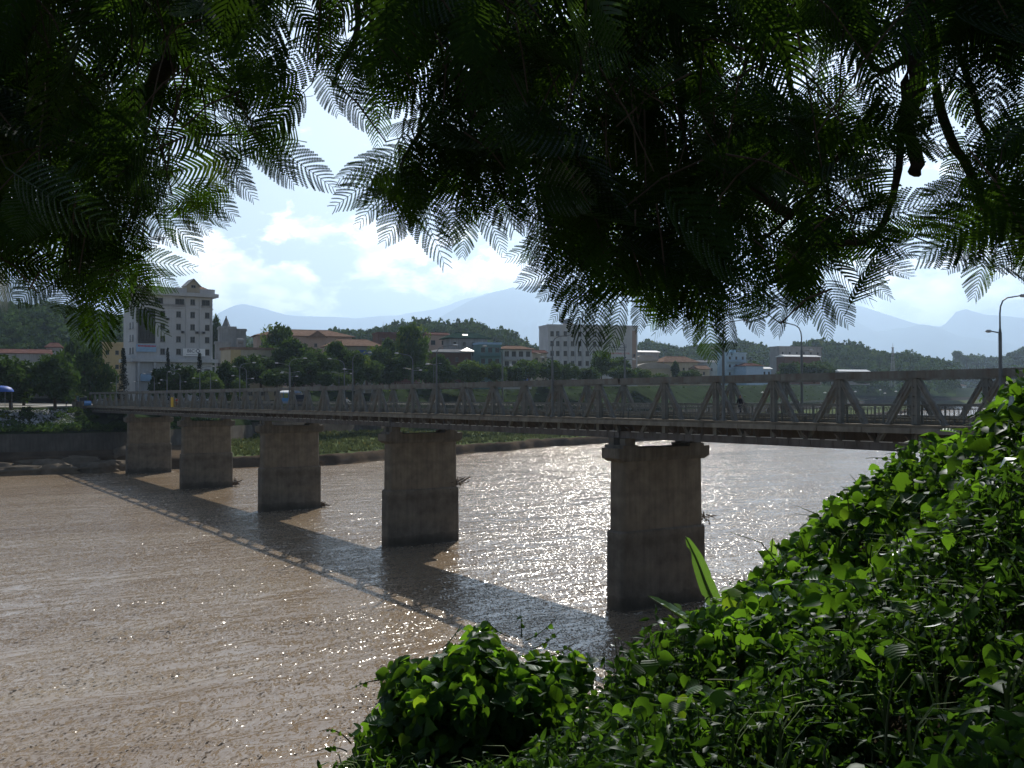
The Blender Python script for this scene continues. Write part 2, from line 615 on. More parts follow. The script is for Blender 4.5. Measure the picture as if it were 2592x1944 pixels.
# a wide sheet under everything so that the land goes on to the mountains
mb = MB()
mb.quad((-40000, 2200, 14), (40000, 2200, 14), (40000, 45000, 14), (-40000, 45000, 14))
mb.quad((-40000, 640, 14), (-1400, 640, 14), (-1400, 2204, 14), (-40000, 2204, 14))
tag(mb.build('plain', M_slope), 'green plain running to the mountains', kind='structure')

# ------------------------------------------------------------------ forest hills
M_forest = leaf_mat('forest_leaves', (.018, .040, .016), (.065, .112, .036), (.09, .16, .035), .004, .6, .22)
M_hill = mat('hill_ground', (.03, .05, .018), .4, .02, .95, world_co=True)


def clump_template(n, seed, flat=.8):
    r = np.random.default_rng(seed)
    V, Fq = [], []
    for i in range(n):
        d = r.normal(size=3)
        d /= np.linalg.norm(d)
        d[2] = abs(d[2]) * 1.0 - .25
        p = d * r.uniform(.55, 1.0) * np.array([1, 1, flat])
        s = r.uniform(.16, .34)
        a = r.normal(size=3)
        a -= .5 * d * a.dot(d)
        a /= np.linalg.norm(a)
        b = np.cross(d + r.normal(0, .5, 3), a)
        b /= np.linalg.norm(b) + 1e-9
        q = [p + a * s * .9, p + b * s * .6 + r.normal(0, .03, 3), p - a * s * .9, p - b * s * .6]
        k0 = len(V)
        V += q
        Fq.append((k0, k0 + 1, k0 + 2, k0 + 3))
    return np.array(V), np.array(Fq)


CL = [clump_template(50, 100 + i, f) for i, f in enumerate((.8, 1.0, 1.35, .7))]


def rotz(a):
    c, s = np.cos(a), np.sin(a)
    z, o = np.zeros_like(a), np.ones_like(a)
    return np.stack([np.stack([c, -s, z], -1), np.stack([s, c, z], -1), np.stack([z, z, o], -1)], -2)


def hill(skyline, D, depth, label, ntrees, rad, zbase=14, tall=None):
    px = np.array([p for p, _ in skyline], float)
    py = np.array([q for _, q in skyline], float)
    xs = np.linspace(px[0], px[-1], 90)
    zr = CAM_Z + (HOR - np.interp(xs, px, py)) / F * D - rad * 1.2
    zr = np.maximum(zr, zbase)
    us = np.array([-1, -.75, -.5, -.25, 0, .3, .65, 1.0])
    sh = np.array([0, .28, .58, .86, 1, .85, .45, 0])
    X = (xs - 1296) / F * D
    V = np.zeros((len(xs), len(us), 3))
    for j, (u, s) in enumerate(zip(us, sh)):
        V[:, j, 0] = X * (1 + u * depth / D)
        V[:, j, 1] = D + u * depth
        V[:, j, 2] = zbase - 2 + (zr - zbase + 2) * s
    ix = np.arange(V.shape[0] * V.shape[1]).reshape(V.shape[:2])
    q = np.stack([ix[:-1, :-1], ix[1:, :-1], ix[1:, 1:], ix[:-1, 1:]], -1).reshape(-1, 4)
    h = tag(link('hill', np_mesh('hill', V.reshape(-1, 3), q, [M_hill], smooth=True)), 'ground of the ' + label, kind='structure')
    # trees
    a = rng.uniform(0, len(xs) - 1.001, ntrees)
    u = rng.uniform(-1, .25, ntrees)
    u[:ntrees // 5] = rng.normal(0, .08, ntrees // 5)
    x0 = np.interp(a, np.arange(len(xs)), X)
    z0 = np.interp(a, np.arange(len(xs)), zr)
    sv = np.interp(u, us, sh)
    P = np.stack([x0 * (1 + u * depth / D), D + u * depth, zbase - 2 + (z0 - zbase + 2) * sv], 1)
    r = rad * rng.uniform(.6, 1.25, ntrees)
    P[:, 2] += r * .75
    Vs, Fs, At, n0 = [], [], [], 0
    for ti in range(4):
        m = np.arange(ntrees) % 4 == ti
        Mx = rotz(rng.uniform(0, 6.28, m.sum())) * r[m][:, None, None]
        Mx[:, 2] *= rng.uniform(.85, 1.35, m.sum())[:, None]
        v, f = scatter(CL[ti][0], CL[ti][1], Mx, P[m])
        Vs.append(v)
        Fs.append(f[0] + n0)
        n0 += len(v)
        At.append(np.repeat(np.clip(rng.normal(.45, .22, m.sum()), 0, 1), len(CL[ti][0])))
    me = np_mesh('forest', np.concatenate(Vs), np.concatenate(Fs), [M_forest], attr=np.concatenate(At))
    tag(link('forest', me), label, 'forest', kind='stuff')


hill([(-200, 760), (0, 768), (60, 775), (130, 772), (220, 790), (290, 800), (340, 815), (420, 850), (500, 862), (560, 868), (640, 885), (720, 905)], 640, 150,
     'dark wooded hillside at far left behind the white office block', 1900, 4.2)
hill([(540, 900), (600, 880), (700, 868), (780, 852), (840, 842), (880, 838), (930, 840), (1000, 826), (1050, 815), (1080, 814), (1130, 822), (1180, 819), (1215, 820),
      (1235, 838), (1260, 836), (1295, 850), (1320, 866), (1345, 878), (1400, 900), (1460, 920)], 860, 170, 'wooded hill rising behind the tiled roofs in the middle', 2100, 5.4)
hill([(1280, 905), (1340, 893), (1380, 890), (1420, 900), (1520, 895), (1600, 880), (1650, 866), (1690, 876), (1720, 885), (1770, 878), (1850, 868), (1900, 872), (1950, 885), (1990, 888), (2020, 872), (2060, 864),
      (2100, 866), (2150, 870), (2190, 880), (2230, 892), (2290, 895), (2330, 905), (2380, 915), (2420, 925)], 1150, 210, 'long wooded hill behind the houses right of the hotel', 2300, 6.0)
hill([(2240, 930), (2330, 912), (2400, 920), (2440, 905), (2470, 901), (2510, 908), (2545, 905), (2570, 888), (2600, 880), (2680, 876), (2800, 885), (3000, 900)], 1850, 130,
     'dark wooded ridge by the water at far right', 1500, 8.0)
hill([(1330, 905), (1370, 885), (1400, 880), (1440, 888), (1500, 905), (560, 0)][:5], 1500, 150, 'small hazy wooded hill left of the hotel', 260, 8.0)
hill([(540, 880), (575, 850), (600, 845), (640, 856), (680, 868), (720, 880)], 1500, 150, 'hazy wooded hill behind the grey concrete tower', 260, 8.0)

# ------------------------------------------------------------------ mountains
M_mount = mat('mountain_forest', (.035, .055, .035), .35, .003, 1.0, world_co=True, spec=0)


def mountain(skyline, D, label, seed):
    r = np.random.default_rng(seed)
    px = np.array([p for p, _ in skyline], float)
    py = np.array([q for _, q in skyline], float)
    n = 320
    xs = np.linspace(px[0], px[-1], n)
    zr = CAM_Z + (HOR - np.interp(xs, px, py)) / F * D
    nn = np.zeros(n)
    for o in (6, 13, 27, 60, 110):
        nn += np.interp(np.arange(n), np.linspace(0, n - 1, o * 2), r.normal(0, 1, o * 2)) / o ** .9
    zr = zr + nn * D * .0065
    us = np.linspace(-1, 1, 17)
    X = (xs - 1296) / F * D
    dep = D * .16
    V = np.zeros((n, 17, 3))
    for j, u in enumerate(us):
        g = np.interp(np.arange(n), np.linspace(0, n - 1, 70), r.normal(0, 1, 70)) * (1 - abs(u)) * abs(u) * D * .014
        V[:, j, 0] = X * (1 + u * dep / D) + g
        V[:, j, 1] = D + u * dep
        V[:, j, 2] = np.maximum(14, 14 + (zr - 14) * (1 - abs(u)) ** .9 + g)
    ix = np.arange(n * 17).reshape(n, 17)
    q = np.stack([ix[:-1, :-1], ix[1:, :-1], ix[1:, 1:], ix[:-1, 1:]], -1).reshape(-1, 4)
    tag(link('mountain', np_mesh('mountain', V.reshape(-1, 3), q, [M_mount], smooth=True)), label, kind='structure')


mountain([(-900, 700), (-300, 660), (-60, 672), (0, 690), (60, 722), (125, 758), (220, 800), (400, 850), (600, 880)], 11000, 'blue mountain at the left edge', 1)
mountain([(850, 930), (960, 880), (1060, 830), (1101, 808), (1183, 762), (1250, 738), (1300, 727), (1345, 738), (1420, 760), (1550, 770), (1700, 790), (1850, 785), (1960, 800), (2050, 815), (2110, 806), (2147, 805), (2219, 841),
          (2280, 830), (2332, 824), (2363, 827), (2426, 849), (2480, 858), (2551, 868), (2592, 884), (2700, 900), (3000, 880), (3500, 860)], 20000, 'pale blue mountain range across the middle', 2)
mountain([(1600, 760), (1900, 740), (2050, 745), (2120, 760), (2153, 769), (2200, 780), (2269, 802), (2338, 823), (2379, 826), (2395, 818), (2420, 790), (2445, 783), (2489, 794), (2540, 798), (2592, 802), (2700, 790), (3100, 760), (3800, 800)],
         23500, 'faint blue mountains with a blunt peak at right', 3)
mountain([(-800, 820), (300, 850), (480, 815), (548, 792), (590, 772), (614, 766), (660, 776), (720, 797), (800, 802), (900, 800), (1000, 792), (1100, 778), (1180, 752), (1230, 742), (1400, 720), (1700, 760)],
         26000, 'faintest mountain line on the horizon at left', 4)

# ------------------------------------------------------------------ haze
hm, nt, out = new_mat('haze_air')
pv = N(nt, 'ShaderNodeVolumePrincipled')
setin(nt, pv, Color=(.49, .65, .86, 1), Density=7.2e-5, Anisotropy=.62)
nt.links.new(pv.outputs[0], out.inputs['Volume'])
mb = MB()
mb.span(-41000, 41000, -300, 46000, -4, 3000)
haze = mb.build('haze', hm)
tag(haze, 'bluish valley haze', kind='stuff')

# ------------------------------------------------------------------ bridge
BD = Vector((-.5532, .8330, -.0067)).normalized()       # along the bridge, away from the camera
BP = Vector((20.25, 58.5, 14.43))
by = Vector((0, 0, 1)).cross(BD).normalized()            # towards the camera side
bz = BD.cross(by)
BM = Matrix((BD, by, bz)).transposed().to_4x4()
BM.translation = BP
WT = 6.7            # distance between trusses


def B(t, y, z):
    return BM @ Vector((t, y, z))


SPAN, T0 = 37.8, 21.8
bridge = empty('truss_bridge')
bridge.matrix_world = BM
tag(bridge, 'long grey steel truss bridge crossing the river on concrete piers', 'bridge')


def laced(p0, p1, wide, deep, nb):
    """member of two flat channels tied by batten plates, in the truss plane (local xz)"""
    m = MB()
    p0, p1 = Vector(p0), Vector(p1)
    d = (p1 - p0).normalized()
    s = Vector((-d.z, 0, d.x))
    for k_ in (-1, 1):
        o = s * (wide / 2 - .045) * k_
        m.beam(p0 + o, p1 + o, deep, .09, up=s)
    L = (p1 - p0).length
    for i in range(nb):
        c = p0 + d * (L * (i + .5) / nb)
        for yy in (-deep / 2 + .03, deep / 2 - .03):
            m.beam(c - d * .23 + Vector((0, yy, 0)), c + d * .23 + Vector((0, yy, 0)), .02, wide - .20, up=s)
    m.beam(p0 + d * .05, p1 - d * .05, .03, wide - .16, up=s)
    return m


XV = [2.7 + 5.05 * i for i in range(7)]
me_post = laced((0, 0, -1.0), (0, 0, 2.56), .34, .30, 7).mesh('post', M_steel)
me_dl = laced((-.16, 0, 2.46), (-2.42, 0, -1.0), .27, .26, 8).mesh('diagonal', M_steel)
me_dr = laced((.16, 0, 2.46), (2.42, 0, -1.0), .27, .26, 8).mesh('diagonal', M_steel)
m = MB()
m.span(.12, SPAN - .12, -.24, .24, 2.93, 2.97)
m.span(.12, SPAN - .12, -.23, -.19, 2.56, 2.93)
m.span(.12, SPAN - .12, .19, .23, 2.56, 2.93)
m.span(.12, SPAN - .12, -.19, .19, 2.72, 2.75)
for x in XV:
    for yy in (-.245, .245):
        m.prism([(x - .75, yy - .012), (x + .75, yy - .012), (x + .75, yy + .012), (x - .75, yy + .012)], 2.58, 2.90)
    for kx in range(-6, 7):
        m.box((x + kx * .11, .262, 2.66), (.035, .02, .035))
        m.box((x + kx * .11, .262, 2.83), (.035, .02, .035))
for x in np.arange(1.0, SPAN - .5, 2.525):
    m.box((x, 0, 2.60), (.5, .4, .02))
me_tc = m.mesh('top_chord', M_steel)
m = MB()
m.span(.1, SPAN - .1, -.20, .20, -1.48, -1.44)
m.span(.1, SPAN - .1, -.20, .20, -1.03, -.99)
m.span(.1, SPAN - .1, -.17, -.14, -1.44, -1.03)
m.span(.1, SPAN - .1, .14, .17, -1.44, -1.03)
for x in np.arange(.6, SPAN - .3, .84):
    m.box((x, .185, -1.235), (.05, .025, .4))
me_bc = m.mesh('bottom_chord', M_steel_d)
m = MB()  # added pale strips: bright dashes of light put in as colour
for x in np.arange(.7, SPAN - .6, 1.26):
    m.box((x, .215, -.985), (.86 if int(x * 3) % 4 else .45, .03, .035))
me_dash = m.mesh('flange_plate', M_light_dash)
# floor: cross beams, stringers, slab, kerbs
m = MB()
for i in range(16):
    x = 1.2 + i * 2.36
    m.span(x - .08, x + .08, -WT + .2, -.2, -1.02, -.48)
    for y0, y1, s in ((.2, .66, 1), (-WT - .66, -WT - .2, -1)):
        yi, yo = (y0, y1) if s > 0 else (y1, y0)
        m.poly((x - .05, yi, -.98), (x - .05, yo, -.60), (x - .05, yo, -.46), (x - .05, yi, -.46))
        m.poly((x + .05, yi, -.98), (x + .05, yi, -.46), (x + .05, yo, -.46), (x + .05, yo, -.60))
        m.quad((x - .05, yi, -.98), (x + .05, yi, -.98), (x + .05, yo, -.60), (x - .05, yo, -.60))
me_fb = m.mesh('floor_beams', M_steel_d)
m = MB()
for y in (-1.1, -2.2, -3.35, -4.5, -5.6):
    m.span(.1, SPAN - .1, y - .08, y + .08, -.478, -.205)
me_st = m.mesh('stringers', M_steel_d)
m = MB()
m.span(.02, SPAN - .02, -WT - .62, .62, -.2, 0)
me_dk = m.mesh('deck_slab', M_conc)
m = MB()
m.span(.02, SPAN - .02, -WT + 1.0, -1.0, .004, .05)
me_rd = m.mesh('road_surface', M_asph)
m = MB()
for i in range(12):
    x = .03 + i * 3.15
    m.span(x, x + 3.10, .625, .80, -.455, -.17)
me_lg = m.mesh('edge_beam', M_ledge)
m = MB()
for y in (-.82, -WT + .82):
    m.span(.03, SPAN - .03, y - .12, y + .12, .004, .24)
    m.tube([(.03, y + .25, .36), (SPAN - .03, y + .25, .36)], .07, 6)
    for x in np.arange(.8, SPAN, 2.52):
        m.span(x - .05, x + .05, y + .17, y + .33, .004, .30)
me_kb = m.mesh('kerb', M_ledge)


def railing_mesh():
    m = MB()
    for z, r in ((1.05, .04), (.86, .02), (.10, .025)):
        m.span(.05, SPAN - .05, -r, r, z - r, z + r)
    x = .3
    while x < SPAN - .2:
        m.span(x - .045, x + .045, -.045, .045, .0, 1.10)
        for i in range(1, 9):
            xx = x + i * .275
            if xx < SPAN - .1:
                m.span(xx - .014, xx + .014, -.014, .014, .10, .86)
                if i % 2:
                    m.beam((xx, 0, .86), (xx + .27, 0, 1.02), .02, .02)
        x += 2.48
    return m


me_rl = railing_mesh().mesh('railing', M_rail)
for k_ in range(-2, 5):
    x0 = T0 + k_ * SPAN - (SPAN if False else 0)
    for ys in (0, -WT):
        tcz = link('top_chord', me_tc, bridge)
        tcz.location = (x0, ys, 0)
        for x in XV:
            for mm, nm in ((me_post, 'post'), (me_dl, 'diagonal'), (me_dr, 'diagonal')):
                o = link(nm, mm, tcz)
                o.location = (x, 0, 0)
        o = link('bottom_chord', me_bc, bridge)
        o.location = (x0, ys, 0)
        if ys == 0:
            f_ = tag(link('light_dashes', me_dash, o), kind='stuff')  # painted light dashes on the near bottom chord only
    for nm, mm, yy in (('floor_beams', me_fb, 0), ('stringers', me_st, 0), ('deck_slab', me_dk, 0), ('road_surface', me_rd, 0), ('edge_beam', me_lg, 0),
                       ('edge_beam', me_lg, -WT - 1.42), ('kerb', me_kb, 0), ('railing', me_rl, -.42), ('railing', me_rl, -WT + .42)):
        o = link(nm, mm, bridge)
        o.location = (x0, yy, 0)
ENDT = T0 + 5 * SPAN     # 210.8

# end blocks of the bridge (abutments)
for t_, lab in ((ENDT, 'dark concrete abutment at the far left end of the bridge'), (T0 - 2 * SPAN, 'concrete abutment of the bridge on the near bank')):
    ab = empty('abutment')
    ab.matrix_world = BM @ Matrix.Translation((t_, 0, 0))
    tag(ab, lab, 'abutment')
    s = 1 if t_ > 0 else -1
    m = MB()
    m.span(-1.2 if s > 0 else -12, 12 if s > 0 else 1.2, -WT - 1.4, 1.4, -14, -1.55)
    m.build('abutment_wall', M_conc2, ab)
    m = MB()
    m.span(.35 if s > 0 else -12, 12 if s > 0 else -.35, -WT - 1.2, 1.2, -1.52, -.02)
    m.build('back_wall', M_conc, ab)
    m = MB()
    for y in (-WT - 1.75, 1.45):
        m.span(.4 if s > 0 else -12, 12 if s > 0 else -.4, y, y + .3, -13, .9)
    m.build('wing_wall', M_conc, ab)

# ------------------------------------------------------------------ piers
def rrect(x, y0, y1, r, n=5):
    pts = []
    for cx, cy, a0 in ((x - r, y1 - r, 0), (-x + r, y1 - r, 90), (-x + r, y0 + r, 180), (x - r, y0 + r, 270)):
        for i in range(n + 1):
            a = R(a0 + 90 * i / n)
            pts.append((cx + r * math.cos(a), cy + r * math.sin(a)))
    return pts


def taper_prism(mb, sections):
    """stack of outlines [(outline, z)...] of equal length"""
    n = len(sections[0][0])
    b0 = len(mb.v)
    for o, z in sections:
        mb.v += [(x, y, z) for x, y in o]
    for i in range(len(sections) - 1):
        for k in range(n):
            k2 = (k + 1) % n
            mb.f.append((b0 + i * n + k, b0 + i * n + k2, b0 + (i + 1) * n + k2, b0 + (i + 1) * n + k))
            mb.mi.append(mb.cur)
    mb.f.append(tuple(b0 + k for k in reversed(range(n))))
    mb.f.append(tuple(b0 + (len(sections) - 1) * n + k for k in range(n)))
    mb.mi += [mb.cur] * 2


pier_lab = ['tall concrete pier nearest the camera, standing right of centre in the water', 'second concrete pier from the right, left of the sun glitter',
            'middle of the five concrete piers, driftwood caught at its foot', 'fourth concrete pier from the right, below the yellow board',
            'smallest and farthest concrete pier, beside the rocky left bank']
for k_ in range(5):
    t_ = T0 + k_ * SPAN
    p = B(t_, 0, 0)
    pe = empty('bridge_pier', (p.x, p.y, 0), math.atan2(BD.y, BD.x))
    tag(pe, pier_lab[k_], 'bridge pier', 'concrete piers under the bridge')
    zg = p.z - 1.5            # underside of the girders
    zc = zg - .72             # top of cap
    m = MB()
    taper_prism(m, [(rrect(1.02, -WT - 1.12, .80, .40), -3), (rrect(1.0, -WT - 1.10, .78, .40), 5.75), (rrect(.92, -WT - 1.0, .68, .38), 5.9)])
    for zz in (1.9, 3.8):
        taper_prism(m, [(rrect(1.018, -WT - 1.118, .798, .41), zz), (rrect(1.018, -WT - 1.118, .798, .41), zz + .04)])
    m.build('pier_base', M_conc2, pe)
    m = MB()
    taper_prism(m, [(rrect(.86, -WT - .90, .58, .40), 5.85), (rrect(.83, -WT - .86, .54, .38), zc - .80)])
    m.build('shaft', M_conc, pe)
    m = MB()
    taper_prism(m, [(rrect(.93, -WT - 1.02, .72, .2), zc - 1.0), (rrect(1.0, -WT - 1.42, 1.12, .08), zc - .74), (rrect(1.0, -WT - 1.44, 1.14, .08), zc)])
    m.build('cap', M_cap, pe)
    for y in (0, -WT):
        m = MB()
        m.span(-1.05, 1.05, y - .75, y + .75, zc + .003, zc + .22)
        m.span(-.95, -.35, y - .55, y + .45, zc + .22, zg - .005)
        m.span(.35, .95, y - .55, y + .45, zc + .22, zg - .005)
        m.build('bearing', M_cap, pe)


# driftwood caught on the piers
def driftwood(t_, y, z, n, L, label, seed):
    r = random.Random(seed)
    p = B(t_, y, 0)
    m = MB()
    for i in range(n):
        a = Vector((r.gauss(0, 1), r.gauss(0, .8), r.gauss(0, .5)))
        a.normalize()
        c = Vector((r.gauss(0, .25), r.gauss(0, .3), r.uniform(-.1, .5)))
        l = L * r.uniform(.4, 1)
        mid = c + Vector((r.gauss(0, .1), r.gauss(0, .1), r.gauss(0, .1)))
        m.tube([c - a * l / 2, mid, c + a * l / 2], [r.uniform(.03, .08), .05, .015], 5)
    o = m.build('driftwood', M_wood)
    o.location = (p.x, p.y, z)
    tag(o, label, 'driftwood', 'driftwood caught on the piers')


driftwood(T0 + 2 * SPAN - .3, -WT - 1.4, .15, 26, 2.2, 'tangle of driftwood at the foot of the middle pier', 1)
driftwood(T0 + 3 * SPAN - .3, -WT - 1.5, .3, 34, 2.4, 'pile of driftwood at the foot of the fourth pier', 2)
driftwood(T0 + SPAN - .4, -WT - 1.15, 6.2, 16, 2.6, 'sticks hanging from the ledge of the second pier', 3)
driftwood(T0 - .5, -WT - 1.15, 6.1, 12, 1.2, 'small dark tuft of sticks on the ledge of the nearest pier', 4)
driftwood(T0 + 2 * SPAN - .3, -WT - 1.15, 6.0, 12, 1.3, 'small tuft of sticks on the ledge of the middle pier', 5)

# ------------------------------------------------------------------ street lamps on the bridge
def lamp_meshes():
    m = MB()
    m.tube([(0, 0, -.1), (0, 0, 4.7), (0, 0, 4.95)], [.10, .085, .05], 8)
    m.tube([(0, 0, 4.95), (0, 0, 5.7), (0, -.06, 6.05), (0, -.28, 6.36), (0, -.65, 6.52), (0, -1.9, 6.70)], [.05, .045, .042, .04, .038, .035], 6)
    m.tube([(0, 0, 4.72), (0, .85, 4.80)], [.035, .03], 6)
    pole = m.mesh('pole', M_lamp)
    m = MB()
    m.lathe([(.0, -.10), (.10, -.08), (.13, 0), (.08, .07), (0, .09)], 8)
    head = m.mesh('lamp_head', M_lens)
    for v in head.vertices:
        v.co.y *= 2.3
    m = MB()
    m.span(-.16, .16, -.16, .16, -.12, .12)
    base = m.mesh('foot', M_lamp)
    return pole, head, base


lm_pole, lm_head, lm_base = lamp_meshes()
ordn = ['first', 'second', 'third', 'fourth', 'fifth', 'sixth', 'seventh', 'eighth', 'ninth', 'tenth', 'eleventh', 'twelfth']
for side in (0, 1):
    for i in range(11):
        t_ = -8.35 + 19.15 * i
        if side == 1 and i == 0:
            continue
        y = .46 if side == 0 else -WT - .46
        e = empty('street_lamp')
        e.matrix_world = BM @ Matrix.Translation((t_, y, .004)) @ Matrix.Rotation(0 if side == 0 else math.pi, 4, 'Z')
        tag(e, '%s street lamp from the right along the %s truss of the bridge' % (ordn[i - side], 'near' if side == 0 else 'far'), 'street lamp', 'double-armed lamps along the bridge')
        link('pole', lm_pole, e)
        h = link('lamp_head', lm_head, e)
        h.location = (0, -2.1, 6.71)
        h = link('lamp_head', lm_head, e)
        h.location = (0, 1.0, 4.79)
        h.scale = (.85, .85, .85)
        link('foot', lm_base, e)

# ------------------------------------------------------------------ town buildings
def wcol(name, c, var=.12, streak=.22):
    return mat(name, c, var, .25, .85, .1, streak, dirt=(c[0] * .55, c[1] * .53, c[2] * .5))


M_white = wcol('white_plaster', (.48, .50, .52))
M_cream = wcol('cream_plaster', (.38, .35, .28))
M_yellow = wcol('yellow_plaster', (.42, .34, .19))
M_grey = wcol('grey_render', (.30, .31, .32), .2, .5)
M_teal = wcol('teal_plaster', (.13, .24, .25))
M_blue = wcol('pale_blue_plaster', (.35, .50, .62))
M_pink = wcol('pink_plaster', (.36, .28, .245))
M_brick = wcol('red_brick', (.13, .075, .062))
M_tile = mat('roof_tiles', (.20, .14, .108), .3, .8, .9, .3, spec=.0)
M_tiler = mat('red_roof', (.13, .078, .07), .3, .8, .9, .2, spec=.0)
M_sheet = mat('sheet_roof', (.22, .23, .24), .2, .5, .8, .1, spec=.0)
M_sheetw = mat('white_sheet_roof', (.75, .76, .76), .1, .5, .35)
M_green = mat('green_roof', (.03, .055, .048), .2, .5, .95, spec=.0)
M_barrel = mat('barrel_roof', (.30, .285, .26), .15, .5, .8, spec=.0)
M_dark = mat('dark_opening', (.03, .032, .035), .2, .5, .7)
M_frame = mat('window_frame', (.20, .21, .22), .1, 1, .6)
M_signw = mat('sign_white', (.78, .80, .82), .05, 1, .5)
M_navy = mat('sign_ink', (.03, .04, .09), .05, 1, .5)
M_red = mat('sign_red', (.50, .05, .05), .05, 1, .5)
M_bluep = mat('blue_sheet', (.05, .11, .36), .15, 1, .5)
M_bluel = mat('light_blue_sign', (.30, .45, .62), .1, 1, .5)
BANG = math.atan2(.553, .833)       # the town grid follows the bridge

_win_cache = {}


def window_obj(w, h, parent, loc, ry=0.0, rec=.18, frame=M_frame, glass=M_glassd, sill=True):
    key = (round(w, 2), round(h, 2), frame.name, sill)
    if key not in _win_cache:
        m = MB()
        t = .09
        m.span(-w / 2, w / 2, -.03, .06, 0, t)
        m.span(-w / 2, w / 2, -.03, .06, h - t, h)
        m.span(-w / 2, -w / 2 + t, -.03, .06, t, h - t)
        m.span(w / 2 - t, w / 2, -.03, .06, t, h - t)
        m.span(-.03, .03, -.02, .05, t, h - t)
        if sill:
            m.span(-w / 2 - .12, w / 2 + .12, -rec - .14, -.03, -.10, 0)
        g = MB()
        g.span(-w / 2 + t, w / 2 - t, .0, .03, t, h - t)
        _win_cache[key] = (m.mesh('window', frame), g.mesh('pane', glass))
    a, b = _win_cache[key]
    o = link('window', a, parent)
    o.location = loc
    o.rotation_euler = (0, 0, ry)
    p = link('pane', b, o)
    return o


def wall_box(W, Dp, H, openings, parent, matw, rec=.18, z0=0, name='wall'):
    """box W x Dp x H whose front (y=0) has recessed rectangular openings (x0,x1,z0,z1) laid out on a regular grid"""
    m = MB()
    xs = sorted({-W / 2, W / 2} | {v for o in openings for v in o[:2]})
    zs = sorted({z0, z0 + H} | {v for o in openings for v in o[2:]})
    for i in range(len(xs) - 1):
        for j in range(len(zs) - 1):
            cx, cz = (xs[i] + xs[i + 1]) / 2, (zs[j] + zs[j + 1]) / 2
            if any(o[0] < cx < o[1] and o[2] < cz < o[3] for o in openings):
                continue
            m.quad((xs[i], 0, zs[j]), (xs[i + 1], 0, zs[j]), (xs[i + 1], 0, zs[j + 1]), (xs[i], 0, zs[j + 1]))
    for a, b, c, d in openings:
        m.quad((a, 0, c), (a, rec + .1, c), (a, rec + .1, d), (a, 0, d))
        m.quad((b, 0, c), (b, 0, d), (b, rec + .1, d), (b, rec + .1, c))
        m.quad((a, 0, c), (b, 0, c), (b, rec + .1, c), (a, rec + .1, c))
        m.quad((a, 0, d), (a, rec + .1, d), (b, rec + .1, d), (b, 0, d))
        m.quad((a, rec + .1, c), (b, rec + .1, c), (b, rec + .1, d), (a, rec + .1, d))
    h0, h1 = z0, z0 + H
    x0, x1 = -W / 2, W / 2
    m.quad((x0, 0, h0), (x0, 0, h1), (x0, Dp, h1), (x0, Dp, h0))
    m.quad((x1, 0, h0), (x1, Dp, h0), (x1, Dp, h1), (x1, 0, h1))
    m.quad((x0, Dp, h0), (x0, Dp, h1), (x1, Dp, h1), (x1, Dp, h0))
    m.quad((x0, 0, h1), (x1, 0, h1), (x1, Dp, h1), (x0, Dp, h1))
    return m.build(name, matw, parent)


def hip_roof(parent, W, Dp, z, h, matr, over=.6, ridge=.55, name='roof', gable=False):
    m = MB()
    x0, x1, y0, y1 = -W / 2 - over, W / 2 + over, -over, Dp + over
    r = W / 2 * ridge if not gable else W / 2 + over
    ym = Dp / 2
    a, b, c, d = (x0, y0, z), (x1, y0, z), (x1, y1, z), (x0, y1, z)
    e, f = (-r, ym, z + h), (r, ym, z + h)
    m.poly(a, b, f, e)
    m.poly(c, d, e, f)
    m.poly(b, c, f)
    m.poly(d, a, e)
    m.span(x0 + .02, x1 - .02, y0 + .02, y1 - .02, z - .22, z - .004)
    ro = m.build(name, matr, parent)
    # rows of tiles: ribs running down the front slope and the ridge cap
    k = MB()
    n = max(4, int(W / .55))
    L = math.hypot(ym + over, h)
    for i in range(n + 1):
        x = x0 + (x1 - x0) * i / n
        f_ = 1.0 if abs(x) <= r else max(0.0, 1 - (abs(x) - r) / max(1e-3, x1 - r))
        p0, p1 = Vector((x, y0, z + .02)), Vector((x, y0 + (ym - y0) * f_, z + h * f_ + .02))
        if (p1 - p0).length > .3:
            k.beam(p0, p1, .10, .07)
    k.beam((-r, ym, z + h + .03), (r, ym, z + h + .03), .28, .16)
    k.build('tile_ribs', matr, ro)['kind'] = 'stuff'
    return ro


def flat_roof(parent, W, Dp, z, matr, over=.35, h=.5):
    m = MB()
    m.span(-W / 2 - over, W / 2 + over, -over, Dp + over, z + .002, z + .25)
    m.span(-W / 2 - over + .05, W / 2 + over - .05, -over + .05, -over + .22, z + .25, z + .25 + h)
    m.span(-W / 2 - over + .05, -W / 2 - over + .22, -over + .23, Dp + over - .05, z + .25, z + .25 + h)
    m.span(W / 2 + over - .22, W / 2 + over - .05, -over + .23, Dp + over - .05, z + .25, z + .25 + h)
    return m.build('roof', matr, parent)


